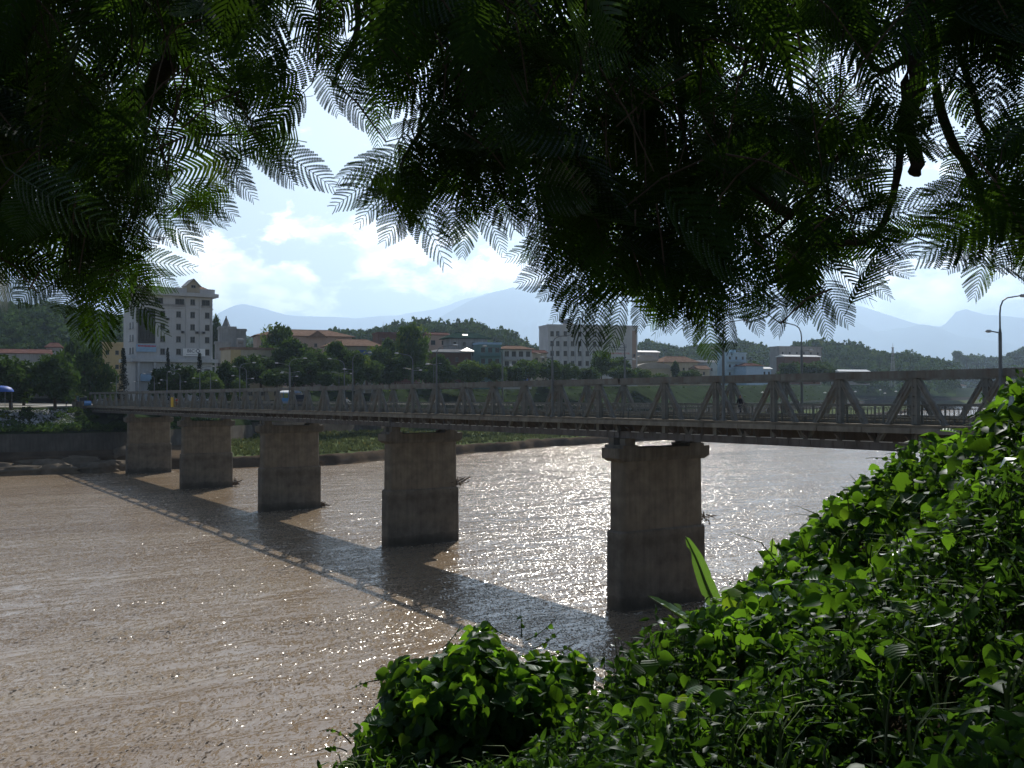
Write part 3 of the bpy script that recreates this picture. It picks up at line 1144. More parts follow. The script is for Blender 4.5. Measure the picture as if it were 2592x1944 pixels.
def house(name, label, px0, px1, ytop, D, matw, floors, cols, roof='flat', matr=None, Dp=9, yaw=None, cat='building', win=(1.1, 1.4), rh=1.6, zb=None, over=.5, fr=None, balcony=False, winrows=None):
    pxm = (px0 + px1) / 2
    yaw = BANG * .6 if yaw is None else yaw
    view = math.atan((pxm - 1296) / F)
    W = (px1 - px0) / F * D / max(.5, math.cos(yaw + view))
    p = at(pxm, ytop, D)
    zb = town_z(p.x, p.y) if zb is None else zb
    H = p.z - zb
    if roof in ('hip', 'gable'):
        H -= rh
    H = max(H, 3)
    e = empty(name, (p.x, p.y, zb), yaw)
    tag(e, label, cat, 'buildings of the town')
    ops, wins = [], []
    fh = H / floors
    w, h = win
    w = min(w, W / cols * .7)
    h = min(h, fh * .6)
    for i in range(floors):
        if winrows is not None and i not in winrows:
            continue
        for j in range(cols):
            x = -W / 2 + W * (j + .5) / cols
            z = fh * i + fh * .28
            ops.append((round(x - w / 2, 3), round(x + w / 2, 3), round(z, 3), round(z + h, 3)))
            wins.append((x, z))
    wall_box(W, Dp, H, ops, e, matw)
    for x, z in wins:
        window_obj(w, h, e, (x, .19, z), frame=fr or M_frame)
    if balcony:
        for i in range(1, floors):
            m = MB()
            m.span(-W / 2 + .1, W / 2 - .1, -1.2, -.01, fh * i - .15, fh * i)
            m.span(-W / 2 + .1, W / 2 - .1, -1.2, -1.12, fh * i + .9, fh * i + .98)
            for x in np.arange(-W / 2 + .2, W / 2 - .1, .35):
                m.span(x - .03, x + .03, -1.19, -1.13, fh * i, fh * i + .9)
            m.build('balcony', matw, e)
    if roof == 'flat':
        flat_roof(e, W, Dp, H, matr or matw, over=.3)
    elif roof in ('hip', 'gable'):
        hip_roof(e, W, Dp, H + .23, rh, matr or M_tile, over, gable=(roof == 'gable'))
    return e, W, H, fh


def text_obj(txt, size, parent, loc, matt, rx=R(90), sx=1.0, ext=.02):
    cu = bpy.data.curves.new('lettering', 'FONT')
    cu.body = txt
    cu.size = size
    cu.align_x = 'CENTER'
    cu.extrude = ext
    cu.resolution_u = 2
    tmp = bpy.data.objects.new('lettering', cu)
    me_ = bpy.data.meshes.new_from_object(tmp)
    bpy.data.objects.remove(tmp)
    me_.materials.clear()
    me_.materials.append(matt)
    o = link('lettering', me_, parent)
    o.location = loc
    o.rotation_euler = (rx, 0, 0)
    o.scale = (sx, 1, 1)
    return o


# --- the white office block at the bridge head
D0 = 270.0
p = at(442, 990, D0)
off = empty('office_building', (p.x, p.y, 12.6), BANG)
tag(off, 'tall white office block with a gabled top floor at the left bridge head', 'building', 'buildings of the town')
W, H = 20.0, 28.8
# facade columns in local x (metres), rows in z above ground
zc_ = [(13.3, 14.9), (16.6, 18.2), (19.9, 21.5), (23.2, 24.8)]
xc_ = [-3.1, 1.0, 4.7, 8.6]
ops, wins = [], []
for a, b in zc_:
    for x in xc_:
        ops.append((x - .62, x + .62, a, b))
        wins.append((x, a, 1.24, 1.6))
for x, w in ((-4.1, 2.2), (1.3, 2.4), (4.7, 1.24), (8.2, 2.2)):
    ops.append((x - w / 2, x + w / 2, 26.6, 28.15))
    wins.append((x, 26.6, w, 1.55))
wall_box(W, 13, H, [tuple(round(v, 3) for v in o) for o in ops], off, M_white)
for x, z, w, h in wins:
    window_obj(w, h, off, (x, .19, z))
m = MB()      # dark curtain wall
m.span(-9.3, -5.1, -.12, -.004, 16.2, 25.0)
cwall = m.build('curtain_wall', M_glassd, off)
m = MB()
for x in np.linspace(-9.3, -5.1, 7):
    m.span(x - .04, x + .04, -.19, -.121, 16.2, 25.0)
for z in np.arange(16.2, 25.1, 1.1):
    m.span(-9.3, -5.1, -.18, -.122, z - .04, z + .04)
tag(m.build('mullions', M_dark, cwall), kind='stuff')
m = MB()      # cornices, canopy, pilasters
m.span(-W / 2 - 1.3, W / 2 + 1.3, -1.3, 14, H + .003, H + .95)
m.build('cornice', M_white, off)
m = MB()
m.span(-W / 2 - .5, W / 2 + .5, -.5, 13.2, H + .953, H + 2.2)
m.build('parapet', M_white, off)
m = MB()
m.span(-W / 2 - 1.2, W / 2 + 1.2, -1.3, -.004, 11.3, 12.2)
m.span(-W / 2 - 1.2, -W / 2 - .004, -.003, 13, 11.3, 12.2)
m.build('canopy', M_white, off)
m = MB()
for x in (2.9, 6.6, 9.8, -9.85):
    m.span(x - .15, x + .15, -.22, -.003, 12.25, H - .01)
m.build('pilasters', M_white, off)['kind'] = 'stuff'
m = MB()
m.span(-W / 2 - .2, W / 2 + .2, -.16, -.002, 25.55, 25.85)
m.build('string_course', M_white, off)
m = MB()      # balcony rails of the top floor
for x0_, x1_ in ((-5.6, 2.6), (6.9, 9.6)):
    m.span(x0_, x1_, -.32, -.18, 26.1, 26.2)
    m.span(x0_, x1_, -.32, -.18, 26.45, 26.55)
m.build('balcony_rail', M_grey, off)
gb = MB()     # gable
gb.prism([(3.0, -.6), (6.4, -.6), (6.4, 4), (3.0, 4)], H + .953, H + 3.0)
gb.poly((3.0, -.6, H + 3.0), (6.4, -.6, H + 3.0), (4.7, -.6, H + 4.6))
gb.build('gable', M_cream, off)
gb = MB()
for s in (-1, 1):
    gb.beam((4.7 + s * 2.0, 1.6, H + 2.75), (4.7, 1.6, H + 4.75), 5.2, .16, up=(s * .6, 0, 1))
gb.build('gable_roof', M_grey, off)
window_obj(1.2, .8, off, (4.7, -.66, H + 2.3), sill=False)
m = MB()
m.poly((7, 2, H + 2.2), (10.2, 2, H + 2.2), (8.6, 5, H + 3.4), (7.2, 5, H + 3.4))
m.build('roof', M_tile, off)
for i, z in enumerate((5.2, 8.3)):      # lower floors behind the trees
    for x in xc_:
        window_obj(1.6, 1.9, off, (x, -.07, z - .6))
m = MB()
for x in (-9.3, -5.3):
    m.span(x - .3, x + .3, -1.1, -.5, 0, 11.3)
m.build('porch_columns', M_white, off)
m = MB()
m.span(-9.0, -5.6, -1.25, -1.1, 6.3, 8.2)
m.build('porch_sign', M_bluel, off)
for z in (13.4, 16.7, 20.0):             # windows of the left side
    for y in (2.4, 5.4):
        window_obj(1.0, 1.7, off, (-W / 2 - .07, y, z), ry=-R(90))
for x, z in ((-1.9, 22.3), (-1.9, 19.0), (2.0, 19.0), (5.8, 19.0), (7.5, 19.0)):
    m = MB()
    m.span(x - .42, x + .42, -.62, -.2, z, z + .62)
    m.lathe([(0, 0), (.24, 0)], 10, (x - .06, -.63, z + .3))
    a_ = m.build('air_conditioner', M_frame, off)
    m = MB()
    m.box((x - .06, -.635, z + .31), (.5, .02, .5))
    m.build('fan_grille', M_dark, a_)
m = MB()
m.span(2.0, 7.9, -.50, -.3, 13.0, 15.0)
sg = m.build('sign_board', M_signw, off)
text_obj('BIC', 1.25, off, (4.1, -.52, 13.95), M_navy, sx=1.05)
m = MB()
for s, q in ((.55, .36),):
    for a0 in range(4):
        a1, a2 = R(90 * a0), R(90 * a0 + 90)
        m.beam((5.95 + s * math.cos(a1), -.53, 14.4 + s * math.sin(a1)), (5.95 + s * math.cos(a2), -.53, 14.4 + s * math.sin(a2)), .04, .16)
m.build('sign_emblem', M_navy, off)
m = MB()
for i in range(15):
    m.span(2.9 + i * .28, 3.1 + i * .28, -.52, -.504, 13.3, 13.45)
tag(m.build('small_print', M_navy, off), kind='stuff')
m = MB()
m.span(-9.9, -4.9, -.55, -.35, 13.9, 15.8)
m.build('banner', M_bluel, off)
m = MB()
for i in range(13):
    m.span(-9.5 + i * .35, -9.25 + i * .35, -.57, -.554, 15.2, 15.6)
tag(m.build('banner_print', M_red, off), kind='stuff')

# --- the white hotel
hp = at(1502, 990, 420)
hot = empty('hotel', (hp.x, hp.y, 18.4), R(14))
tag(hot, 'long white five-storey hotel with rows of windows and painted lettering', 'hotel', 'buildings of the town')
W, H = 38.5, 24.2
ops, wins = [], []
cols_h = [-17.6, -15.2, -12.0, -8.9, -5.8, -2.6, .6, 2.9]
for f_ in range(5):
    z = 4.6 + f_ * 4.0 if f_ else 4.6
    for x in cols_h:
        if f_ < 4 or x > -90:
            ops.append((round(x - .75, 3), round(x + .75, 3), round(z - .4 + 0, 3), round(z + 1.7, 3)))
            wins.append((x, z - .4))
wall_box(W, 14, H, ops, hot, M_white)
for x, z in wins:
    window_obj(1.5, 2.1, hot, (x, .19, z), sill=True)
m = MB()
for a, b in zip(cols_h[1:-2], cols_h[2:-1]):
    x = (a + b) / 2
    m.span(x - .28, x + .28, -.45, -.003, 2, H - 1)
m.build('fins', M_white, hot)
flat_roof(hot, W, 14, H, M_white, over=.2, h=.6)
m = MB()
m.span(16.9, 18.6, -.12, -.004, 2, H - 1.2)
m.build('side_strip', M_pink, hot)
window_obj(.9, 1.2, hot, (17.75, -.16, 12.0), sill=False)
text_obj('Lào Cai', 2.6, hot, (10.6, -.03, 15.6), M_navy, sx=.95)
m = MB()
m.span(7.2, 14.2, -.05, -.004, 14.75, 15.0)
m.build('sign_line', M_navy, hot)
text_obj('INTERNATIONAL HOTEL', 1.0, hot, (10.6, -.03, 13.1), M_red, sx=.95)
m = MB()
for i in range(6):
    m.span(7.0 + i * 1.35, 7.5 + i * 1.35, -.04, -.004, 11.6, 12.1)
tag(m.build('sign_characters', M_navy, hot), kind='stuff')
m = MB()
for i in range(5):
    x = 8.2 + i * 1.15
    m.span(x, x + .8, -.04, -.004, 10.5, 10.65)
    m.span(x + .3, x + .5, -.04, -.003, 9.5, 10.9)
    m.span(x, x + .8, -.04, -.002, 9.6, 9.75)
tag(m.build('sign_characters', M_red, hot), kind='stuff')
text_obj('( )', 2.0, hot, (10.6, -.03, 17.9), M_pink)
for x, s, rz_ in ((-13.0, 1.5, 20), (-10.3, 1.7, -30), (-3.6, 1.3, 60)):
    m = MB()
    pr = [(s * r_, .35 * s * r_ * r_) for r_ in (0, .35, .7, 1)]
    m.lathe(pr, 14)
    m.tube([(0, 0, 0), (0, 0, .55 * s)], .04, 5)
    dish = m.build('satellite_dish', M_sheet, hot)
    dish.location = (x, 2.4, H + 1.9)
    dish.rotation_euler = (R(48), 0, R(rz_))
    m = MB()
    m.tube([(x, 2.4, H + .24), (x, 2.4, H + 1.9)], .07, 6)
    m.build('dish_post', M_grey, hot)
m = MB()
m.tube([(-6.0, 3, H + .2), (-6.0, 3, H + 14)], [.06, .03], 5)
m.build('mast', M_grey, hot)
m = MB()
m.span(-11, -7.5, 3, 7, H + .24, H + 1.6)
m.build('roof_hut', M_pink, hot)

# --- other buildings, left to right
house('long_shed', 'long low shed with a red-brown roof behind the trees at far left', 5, 118, 884, 330, M_grey, 1, 6, 'gable', M_tiler, 10, zb=14, rh=1.5)
house('tower_house', 'small dark-roofed tower house above the long shed at far left', 118, 153, 868, 345, M_grey, 3, 2, 'hip', M_tiler, 6, zb=14, rh=1.6)
house('yellow_building', 'plain ochre building left of the white office block', 262, 330, 872, 330, M_yellow, 4, 3, 'flat', M_yellow, 9, zb=13)
e, W, H, fh = house('concrete_tower', 'unplastered grey concrete tower topped by a glass pyramid', 556, 596, 832, 330, M_grey, 6, 1, 'flat', M_grey, 7, zb=14, winrows=(1, 3))
m = MB()
m.lathe([(1.7, 0), (1.15, 1.3), (.6, 2.6), (.12, 3.6)], 4)
for i in range(4):
    a = R(90 * i)
    m.beam((1.72 * math.cos(a), 1.72 * math.sin(a), 0), (.1 * math.cos(a), .1 * math.sin(a), 3.7), .1, .1)
for r_, z in ((1.75, 0), (1.2, 1.3), (.65, 2.6)):
    for i in range(4):
        a, b = R(90 * i), R(90 * i + 90)
        m.beam((r_ * math.cos(a), r_ * math.sin(a), z), (r_ * math.cos(b), r_ * math.sin(b), z), .09, .09)
m.lathe([(0, 3.6), (.22, 3.75), (.22, 4.0), (0, 4.15)], 8)
pyr = m.build('glass_pyramid', M_sheet, e)
pyr.location = (-.2, 3.4, H + .26)
pyr.rotation_euler = (0, 0, R(20))
house('concrete_block', 'lower grey concrete block joined to the pyramid tower', 596, 622, 838, 333, M_grey, 5, 1, 'flat', M_grey, 7, zb=14, winrows=(2,))
house('grey_annex', 'pale grey annex in front of the pyramid tower', 547, 582, 870, 322, M_grey, 4, 2, 'flat', M_grey, 5, zb=14, winrows=(1, 2))
e, W, H, fh = house('yellow_house', 'pale two-storey house with a sunlit yellow side wall and flat brown eaves', 586, 715, 886, 300, M_cream, 3, 4, 'flat', M_tile, 9, zb=13.6, win=(1.5, 2.0), yaw=BANG)
m = MB()
m.span(-W / 2 + .1, -W / 2 + 3.0, -.14, -.003, 0, H - .02)
m.build('yellow_panel', M_yellow, e)
m = MB()
m.tube([(-W / 2 + 2.6, 2.0, H + 2.6), (-W / 2 + 4.4, 2.0, H + 2.6)], .75, 12)
m.span(-W / 2 + 2.7, -W / 2 + 4.3, 1.4, 2.6, H + .26, H + 1.86)
m.build('water_tank', M_sheet, e)
e, W, H, fh = house('tiled_hall', 'large hall with a long brown tiled hip roof and small gable', 655, 890, 834, 380, M_pink, 4, 9, 'hip', M_tile, 13, rh=2.6, over=1.2, zb=15)
m = MB()
m.poly((1.0, -1.6, H - .3), (7.6, -1.6, H - .3), (4.3, -1.6, H + 1.9))
m.beam((.6, 1.8, H - .35), (4.3, 1.8, H + 2.15), 6.9, .2, up=(-.6, 0, 1))
m.beam((8.0, 1.8, H - .35), (4.3, 1.8, H + 2.15), 6.9, .2, up=(.6, 0, 1))
m.build('front_gable', M_tile, e)
e, W, H, fh = house('colonnade_house', 'house with a lower brown hip roof, blue sign and white columns', 835, 965, 858, 350, M_cream, 4, 6, 'hip', M_tile, 12, rh=2.6, over=1.0, zb=15.6)
m = MB()
m.span(1.0, 7.0, -1.15, -1.0, H - 3.2, H - 1.2)
m.build('sign_board', M_bluep, e)
m = MB()
for i in range(7):
    x = -W / 2 + .6 + i * (W - 1.2) / 6
    m.tube([(x, -1.0, 0), (x, -1.0, H - 3.3)], .28, 8)
m.span(-W / 2, W / 2, -1.4, -.6, H - 3.29, H - 2.9)
m.build('colonnade', M_white, e)
e, W, H, fh = house('brick_house', 'red brick house with a glass dome on its roof', 958, 1062, 846, 400, M_brick, 5, 4, 'flat', M_tiler, 10, zb=16.5)
m = MB()
m.lathe([(2.2, 0), (2.0, .9), (1.3, 1.8), (.3, 2.4), (0, 2.5)], 12)
d_ = m.build('glass_dome', M_sheetw, e)
d_.location = (2.2, 4, H + .26)
m = MB()
m.tube([(-5.6, 3, H), (-5.6, 3, H + 5)], .05, 5)
m.build('aerial', M_grey, e)
house('pink_house', 'pink house with a red roof strip and one dark window', 1083, 1137, 842, 390, M_pink, 4, 2, 'gable', M_tiler, 8, zb=17, rh=1.0, win=(1.8, 1.8))
e, W, H, fh = house('green_roof_house', 'tall house under a wide dark green pavilion roof with a skylight', 1140, 1234, 842, 372, M_grey, 5, 4, 'hip', M_green, 9, zb=17, rh=2.2, over=1.3)
m = MB()
m.quad((-2.2, .9, H + 1.05), (-.2, .9, H + 1.05), (.3, 2.6, H + 1.75), (-1.7, 2.6, H + 1.75))
sk = m.build('skylight', M_sheetw, e)
house('teal_house', 'teal and blue narrow house with balconies beside the green roofed house', 1214, 1268, 872, 364, M_teal, 4, 3, 'flat', M_bluel, 7, zb=17, balcony=True, win=(1.6, 1.8))
e, W, H, fh = house('market_house', 'dark-roofed low house with a white peaked awning', 1098, 1192, 884, 352, M_brick, 3, 4, 'hip', M_sheet, 8, zb=17, rh=1.2, over=1.0, balcony=True)
m = MB()
m.poly((2.6, -1.8, H + .6), (7.4, -1.8, H + .6), (5.6, 1.0, H + 1.9))
m.poly((2.6, -1.8, H + .6), (5.6, 1.0, H + 1.9), (2.6, 3.4, H + .6))
m.poly((7.4, -1.8, H + .6), (7.4, 3.4, H + .6), (5.6, 1.0, H + 1.9))
m.build('awning', M_sheetw, e)
house('terrace_house', 'white house with a brown tiled roof and dark planted balconies', 1274, 1346, 876, 372, M_white, 4, 4, 'hip', M_tile, 8, zb=17, rh=1.3, over=1.2, balcony=True, win=(1.7, 2.0))
house('small_red_house', 'small house with a red roof left of the hotel', 1350, 1384, 887, 385, M_cream, 3, 2, 'gable', M_tiler, 7, zb=18, rh=1.1)
# barrel roofed market
for px0, px1, yt, D_, lab in ((1606, 1664, 899, 455, 'smaller upper grey barrel roofed market hall right of the hotel'), (1612, 1698, 918, 440, 'larger lower grey barrel roofed market hall right of the hotel')):
    p0 = at((px0 + px1) / 2, yt, D_)
    e = empty('market_hall', (p0.x, p0.y, 18.6), R(8))
    tag(e, lab, 'market hall', 'buildings of the town')
    W = (px1 - px0) / F * D_
    H = p0.z - 18.6
    rr = min(2.6, H * .45)
    wall_box(W, 12, H - rr, [], e, M_cream)
    m = MB()
    for i in range(12):
        a, b = math.pi * i / 12, math.pi * (i + 1) / 12
        xa, xb = -math.cos(a) * (W / 2 + .6), -math.cos(b) * (W / 2 + .6)
        za, zb_ = H - rr + math.sin(a) * rr, H - rr + math.sin(b) * rr
        m.quad((xa, -.8, za), (xb, -.8, zb_), (xb, 13, zb_), (xa, 13, za))
        m.poly((xa, -.8, za), (0, -.8, H - rr), (xb, -.8, zb_))
    m.build('barrel_roof', M_barrel, e)
    for i in range(4):
        window_obj(1.6, 1.6, e, (-W / 2 + W * (i + .5) / 4, -.07, 2.0), sill=False)
house('long_roof_shed', 'dark shed with a bright long roof edge behind the barrel roofs', 1618, 1668, 888, 480, M_grey, 3, 3, 'gable', M_sheetw, 7, zb=19, rh=.8)
house('brown_roof_house', 'wide house with a brown hip roof right of the barrel roofs', 1682, 1766, 902, 470, M_cream, 2, 6, 'hip', M_tile, 11, zb=19, rh=2.8, over=.9)
house('grey_roof_house', 'low grey house behind the brown hip roof', 1745, 1842, 912, 480, M_grey, 2, 6, 'gable', M_sheet, 9, zb=19, rh=1.2)
house('small_gabled_house', 'small cream gabled house in front of the grey roofs', 1768, 1796, 926, 452, M_cream, 2, 1, 'gable', M_tile, 7, zb=19, rh=1.6)
e, W, H, fh = house('pale_blue_house', 'narrow pale blue three-storey house with balconies', 1840, 1888, 896, 470, M_blue, 4, 3, 'flat', M_blue, 8, zb=19, balcony=True)
m = MB()
m.span(-1.0, 1.0, 2, 5, H + .26, H + 2.0)
m.build('roof_hut', M_blue, e)
house('blue_grey_shed', 'blue-grey windowless hall beside the pale blue house', 1890, 1932, 920, 462, M_bluel, 1, 3, 'hip', M_tiler, 10, zb=19, rh=1.2, win=(.6, .6))
house('hillside_block', 'dark flat building on the hill with a long white roof below it', 1975, 2078, 880, 620, M_grey, 4, 6, 'flat', M_grey, 10, zb=20)
house('long_white_roof', 'long white sheet roof below the hillside block', 1988, 2074, 899, 600, M_brick, 2, 7, 'gable', M_sheetw, 8, zb=20.5, rh=1.0)
house('hut', 'small hut with a white roof left of the round tree', 1930, 1952, 930, 470, M_bluel, 2, 2, 'gable', M_sheetw, 5, zb=19.4, rh=.8)
house('shop_row', 'low sheet-roofed row peeping over the bridge at right', 2126, 2200, 936, 760, M_grey, 1, 6, 'gable', M_sheetw, 9, zb=21, rh=1.4)
house('riverside_house', 'pale house low above the bank beyond the bridge at right', 2418, 2445, 973, 1500, M_white, 2, 4, 'hip', M_tile, 9, zb=21, rh=2)

# blue awning at the left edge and tarpaulin by the trees
for px, py, D_, r_, lab in ((4, 976, 214, 2.3, 'blue and white domed awning at the left edge'), (1322, 954, 352, 2.2, 'blue tarpaulin stall under the trees left of the hotel')):
    p0 = at(px, py, D_)
    zt = town_z(p0.x, p0.y)
    e = empty('awning', (p0.x, p0.y, zt))
    tag(e, lab, 'awning')
    m = MB()
    hh = max(2.2, p0.z - zt)
    m.lathe([(r_ * 1.02, hh - 1.3), (r_, hh - 1.0), (r_ * .82, hh - .45), (r_ * .45, hh - .1), (0, hh)], 14)
    m.build('canopy_cloth', M_bluep, e, smooth=True)
    m = MB()
    for i in range(4):
        a = R(45 + 90 * i)
        m.tube([(r_ * .9 * math.cos(a), r_ * .9 * math.sin(a), 0), (r_ * .9 * math.cos(a), r_ * .9 * math.sin(a), hh - 1.1)], .05, 6)
    m.build('poles', M_grey, e)

# ------------------------------------------------------------------ town trees
M_tree = [leaf_mat('tree_leaves_%s' % n_, d_, l_, t_, .004, .6, .25) for n_, d_, l_, t_ in (
    ('dark', (.014, .033, .012), (.045, .082, .024), (.09, .17, .025)), ('mid', (.022, .048, .016), (.068, .120, .033), (.13, .23, .035)),
    ('light', (.03, .055, .015), (.08, .13, .03), (.16, .26, .05)), ('cypress', (.008, .016, .011), (.02, .036, .022), (.02, .04, .02)))]


def crown_mesh(kind, seed, matl):
    """crown of leaf sprays gathered in clumps; unit height 0..1, radius 1 in x,y is scaled later"""
    r = np.random.default_rng(seed)
    cent, rad = [], []
    if kind == 'cypress':
        for z in np.linspace(.06, .97, 26):
            for k in range(3):
                a = r.uniform(0, 6.28)
                w = (1 - z) ** .75 * .62 + .06
                cent.append((w * math.cos(a) * .6, w * math.sin(a) * .6, z))
                rad.append(w * .62 + .08)
        flat = .16
    elif kind == 'palm':
        flat = 1
    else:
        nC = {'round': 30, 'tall': 34, 'loose': 22}[kind]
        for i in range(nC):
            d = r.normal(size=3)
            d /= np.linalg.norm(d)
            rr = r.uniform(.45, .82)
            hz = {'round': .42, 'tall': .50, 'loose': .42}[kind]
            cent.append((d[0] * rr * .82, d[1] * rr * .82, .55 + d[2] * rr * hz))
            rad.append(r.uniform(.24, .42))
        flat = .55
    V, Fq, At = [], [], []
    for c, q in zip(cent, rad):
        n = 125 if kind != 'cypress' else 34
        tint = np.clip(r.normal(.45, .18), 0, .95)
        for i in range(n):
            d = r.normal(size=3)
            d /= np.linalg.norm(d)
            p = np.array(c) + d * q * r.uniform(.55, 1.05) * np.array([1, 1, flat])
            s = r.uniform(.055, .115)
            a = r.normal(size=3) + np.array([0, 0, -.3])
            a /= np.linalg.norm(a)
            b = np.cross(a, r.normal(size=3))
            b /= np.linalg.norm(b) + 1e-9
            sz = np.array([1, 1, flat])
            k0 = len(V)
            V += [p + a * s * sz, p + b * s * .45 * sz, p - a * s * sz, p - b * s * .45 * sz]
            Fq.append((k0, k0 + 1, k0 + 2, k0 + 3))
            At += [np.clip(tint + r.normal(0, .12), 0, 1)] * 4
    return np_mesh('crown', np.array(V), np.array(Fq), [matl], attr=At)


def trunk_mesh(seed, top=.55):
    r = random.Random(seed)
    m = MB()
    m.tube([(0, 0, -.02), (.02, .01, .2), (-.01, .02, .4), (.02, 0, top)], [.055, .045, .036, .02], 7)
    for i in range(6):
        a = r.uniform(0, 6.28)
        z = r.uniform(.3, top - .05)
        m.tube([(0, 0, z), (.25 * math.cos(a), .25 * math.sin(a), z + .12), (.5 * math.cos(a), .5 * math.sin(a), z + .26)], [.026, .018, .008], 5)
    return m.mesh('trunk', M_trunk)


CROWN = {}
for i, (kd, mi_) in enumerate((('round', 0), ('round', 1), ('tall', 0), ('tall', 1), ('loose', 1), ('loose', 2), ('cypress', 3), ('round', 2))):
    CROWN[(kd, mi_)] = crown_mesh(kd, 50 + i, M_tree[mi_])
TRUNK = [trunk_mesh(i) for i in range(3)]


def tree(px, ytop, D, wpx, kind, mi_, label, zb=None, name='tree', rz=None):
    p = at(px, ytop, D)
    zb = (town_z(p.x, p.y) - .1) if zb is None else zb
    h = max(3, p.z - zb)
    w = wpx / F * D / 2 * 1.22
    e = empty(name, (p.x, p.y, zb), random.uniform(0, 6.28) if rz is None else rz)
    tag(e, label, 'tree', 'trees along the far bank')
    t_ = link('trunk', random.choice(TRUNK), e)
    t_.scale = (w * (1 if kind != 'cypress' else .4), w * (1 if kind != 'cypress' else .4), h)
    c_ = link('crown', CROWN[(kind, mi_)], e)
    c_.scale = (w, w, h)
    return e


